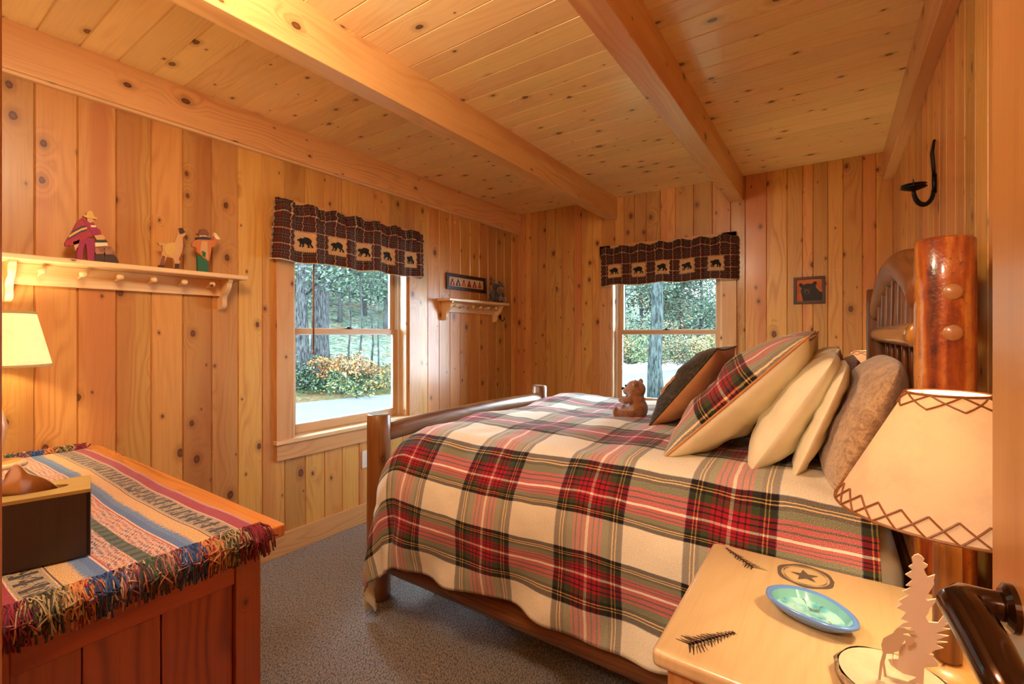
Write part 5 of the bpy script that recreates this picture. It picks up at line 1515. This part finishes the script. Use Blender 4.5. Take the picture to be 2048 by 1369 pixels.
lab = ['evergreen beyond the road at left of the left window view', 'evergreen behind the thick trunk in the left window', 'pale green tree at middle of the left window view', 'pale green tree beyond the thin saplings', 'tall evergreen at right of the left window view',
       'evergreen at left of the back window view', 'pale tree just left of the lichen trunk', 'evergreen directly behind the lichen trunk', 'pale green tree right of the lichen trunk', 'evergreen at right of the back window view', 'tall pine high above the slope in the back window', 'pine at the far right of the back window view']
for k, (px, t, h, r_, lf) in enumerate(((585, 24, 11, .14, ['pine', 'sage']), (632, 27, 12, .15, ['pine', 'green']), (680, 23, 10, .10, ['sage', 'sage', 'pine']), (728, 25, 11, .12, ['sage', 'pine']), (772, 23, 11, .12, ['pine', 'sage']),
                                  (1248, 27, 11, .13, ['pine', 'sage']), (1282, 30, 12, .13, ['sage', 'pine']), (1325, 32, 13, .14, ['pine', 'green']), (1362, 29, 11, .12, ['sage', 'tan']), (1402, 27, 11, .13, ['pine', 'sage']), (1380, 36, 15, .15, ['pine']), (1440, 29, 12, .13, ['pine', 'sage']))):
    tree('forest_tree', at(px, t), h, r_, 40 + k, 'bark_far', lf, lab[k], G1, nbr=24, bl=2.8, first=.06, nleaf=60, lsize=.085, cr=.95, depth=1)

def bush(loc, r, mats, seed, label, n=900, sz=.05, group='bushes beyond the road'):
    rnd = random.Random(seed); root = empty('bush', loc, label, 'bush', group)
    mb = MB(); tips = []
    for k in range(9):
        an = rnd.uniform(0, 2 * pi); branch(mb, tips, V(*loc) + V(0, 0, .0), V(cos(an) * .7, sin(an) * .7, rnd.uniform(.5, 1.3)), r[2] * 1.5, .018, 1, rnd)
    mb.build('stems', M['bark'], root, smooth=True)
    mb = MB(); c0_ = V(*loc) + V(0, 0, r[2] * .95)
    for k in range(16):
        q_ = V(rnd.gauss(0, .5), rnd.gauss(0, .5), rnd.gauss(0, .45)); rr_ = rnd.uniform(.22, .5)
        leaves(mb, c0_ + V(q_.x * r[0], q_.y * r[1], q_.z * r[2]), (r[0] * rr_, r[1] * rr_, r[2] * rr_ * 1.2), n // 16, sz, rnd, len(mats))
    leaves(mb, c0_, r, n // 6, sz, rnd, len(mats)); mb.build('foliage', [leafm[k] for k in mats], root)
blab = ['dark leafy bush at the left of the left window view', 'bush with orange leaves under the thick trunk', 'orange leaved bush in the middle of the left window', 'dense green bush at the road edge in the left window', 'dry brown bush at the right of the left window', 'dark bush behind the orange bushes',
        'bright green bush left of the lichen trunk', 'green shrub right behind the lichen trunk', 'tan leaved thicket right of the lichen trunk', 'yellow brown thicket beside the window stile', 'green brown thicket far behind the snow bank', 'low brown bush at the left edge of the back window view']
for k, (px, t, r_, mt, n, hz_) in enumerate(((600, 13.6, (.9, .9, .55), ['green', 'pine'], 1500, 0), (645, 13.3, (.42, .42, .30), ['orange', 'tan', 'orange'], 700, .55), (705, 13.6, (.65, .65, .42), ['orange', 'tan', 'tan'], 900, .35), (690, 13.2, (1.0, 1.0, .36), ['green', 'pine', 'yellow'], 1500, 0), (760, 14.2, (.8, .8, .45), ['tan', 'orange', 'green'], 1100, 0), (650, 14.6, (1.6, 1.2, .55), ['pine', 'green'], 2200, 0),
                                          (1268, 22.5, (1.3, 1.2, .9), ['green', 'yellow', 'sage'], 2400, 0), (1338, 23, (1.2, 1.2, .85), ['green', 'tan', 'pine'], 2200, 0), (1372, 23.5, (1.4, 1.2, .95), ['tan', 'tan', 'sage', 'yellow'], 2600, 0), (1415, 24, (1.4, 1.2, 1.0), ['yellow', 'tan', 'green'], 2600, 0), (1300, 26, (2.4, 1.5, 1.3), ['tan', 'pine', 'sage'], 3200, 0), (1240, 23, (1.0, 1.0, .7), ['tan', 'orange', 'green'], 1600, 0))):
    l = at(px, t); bush((l[0], l[1], l[2] + hz_ - .05), r_, mt, 60 + k, blab[k], n, .045 if px < 900 else .06)
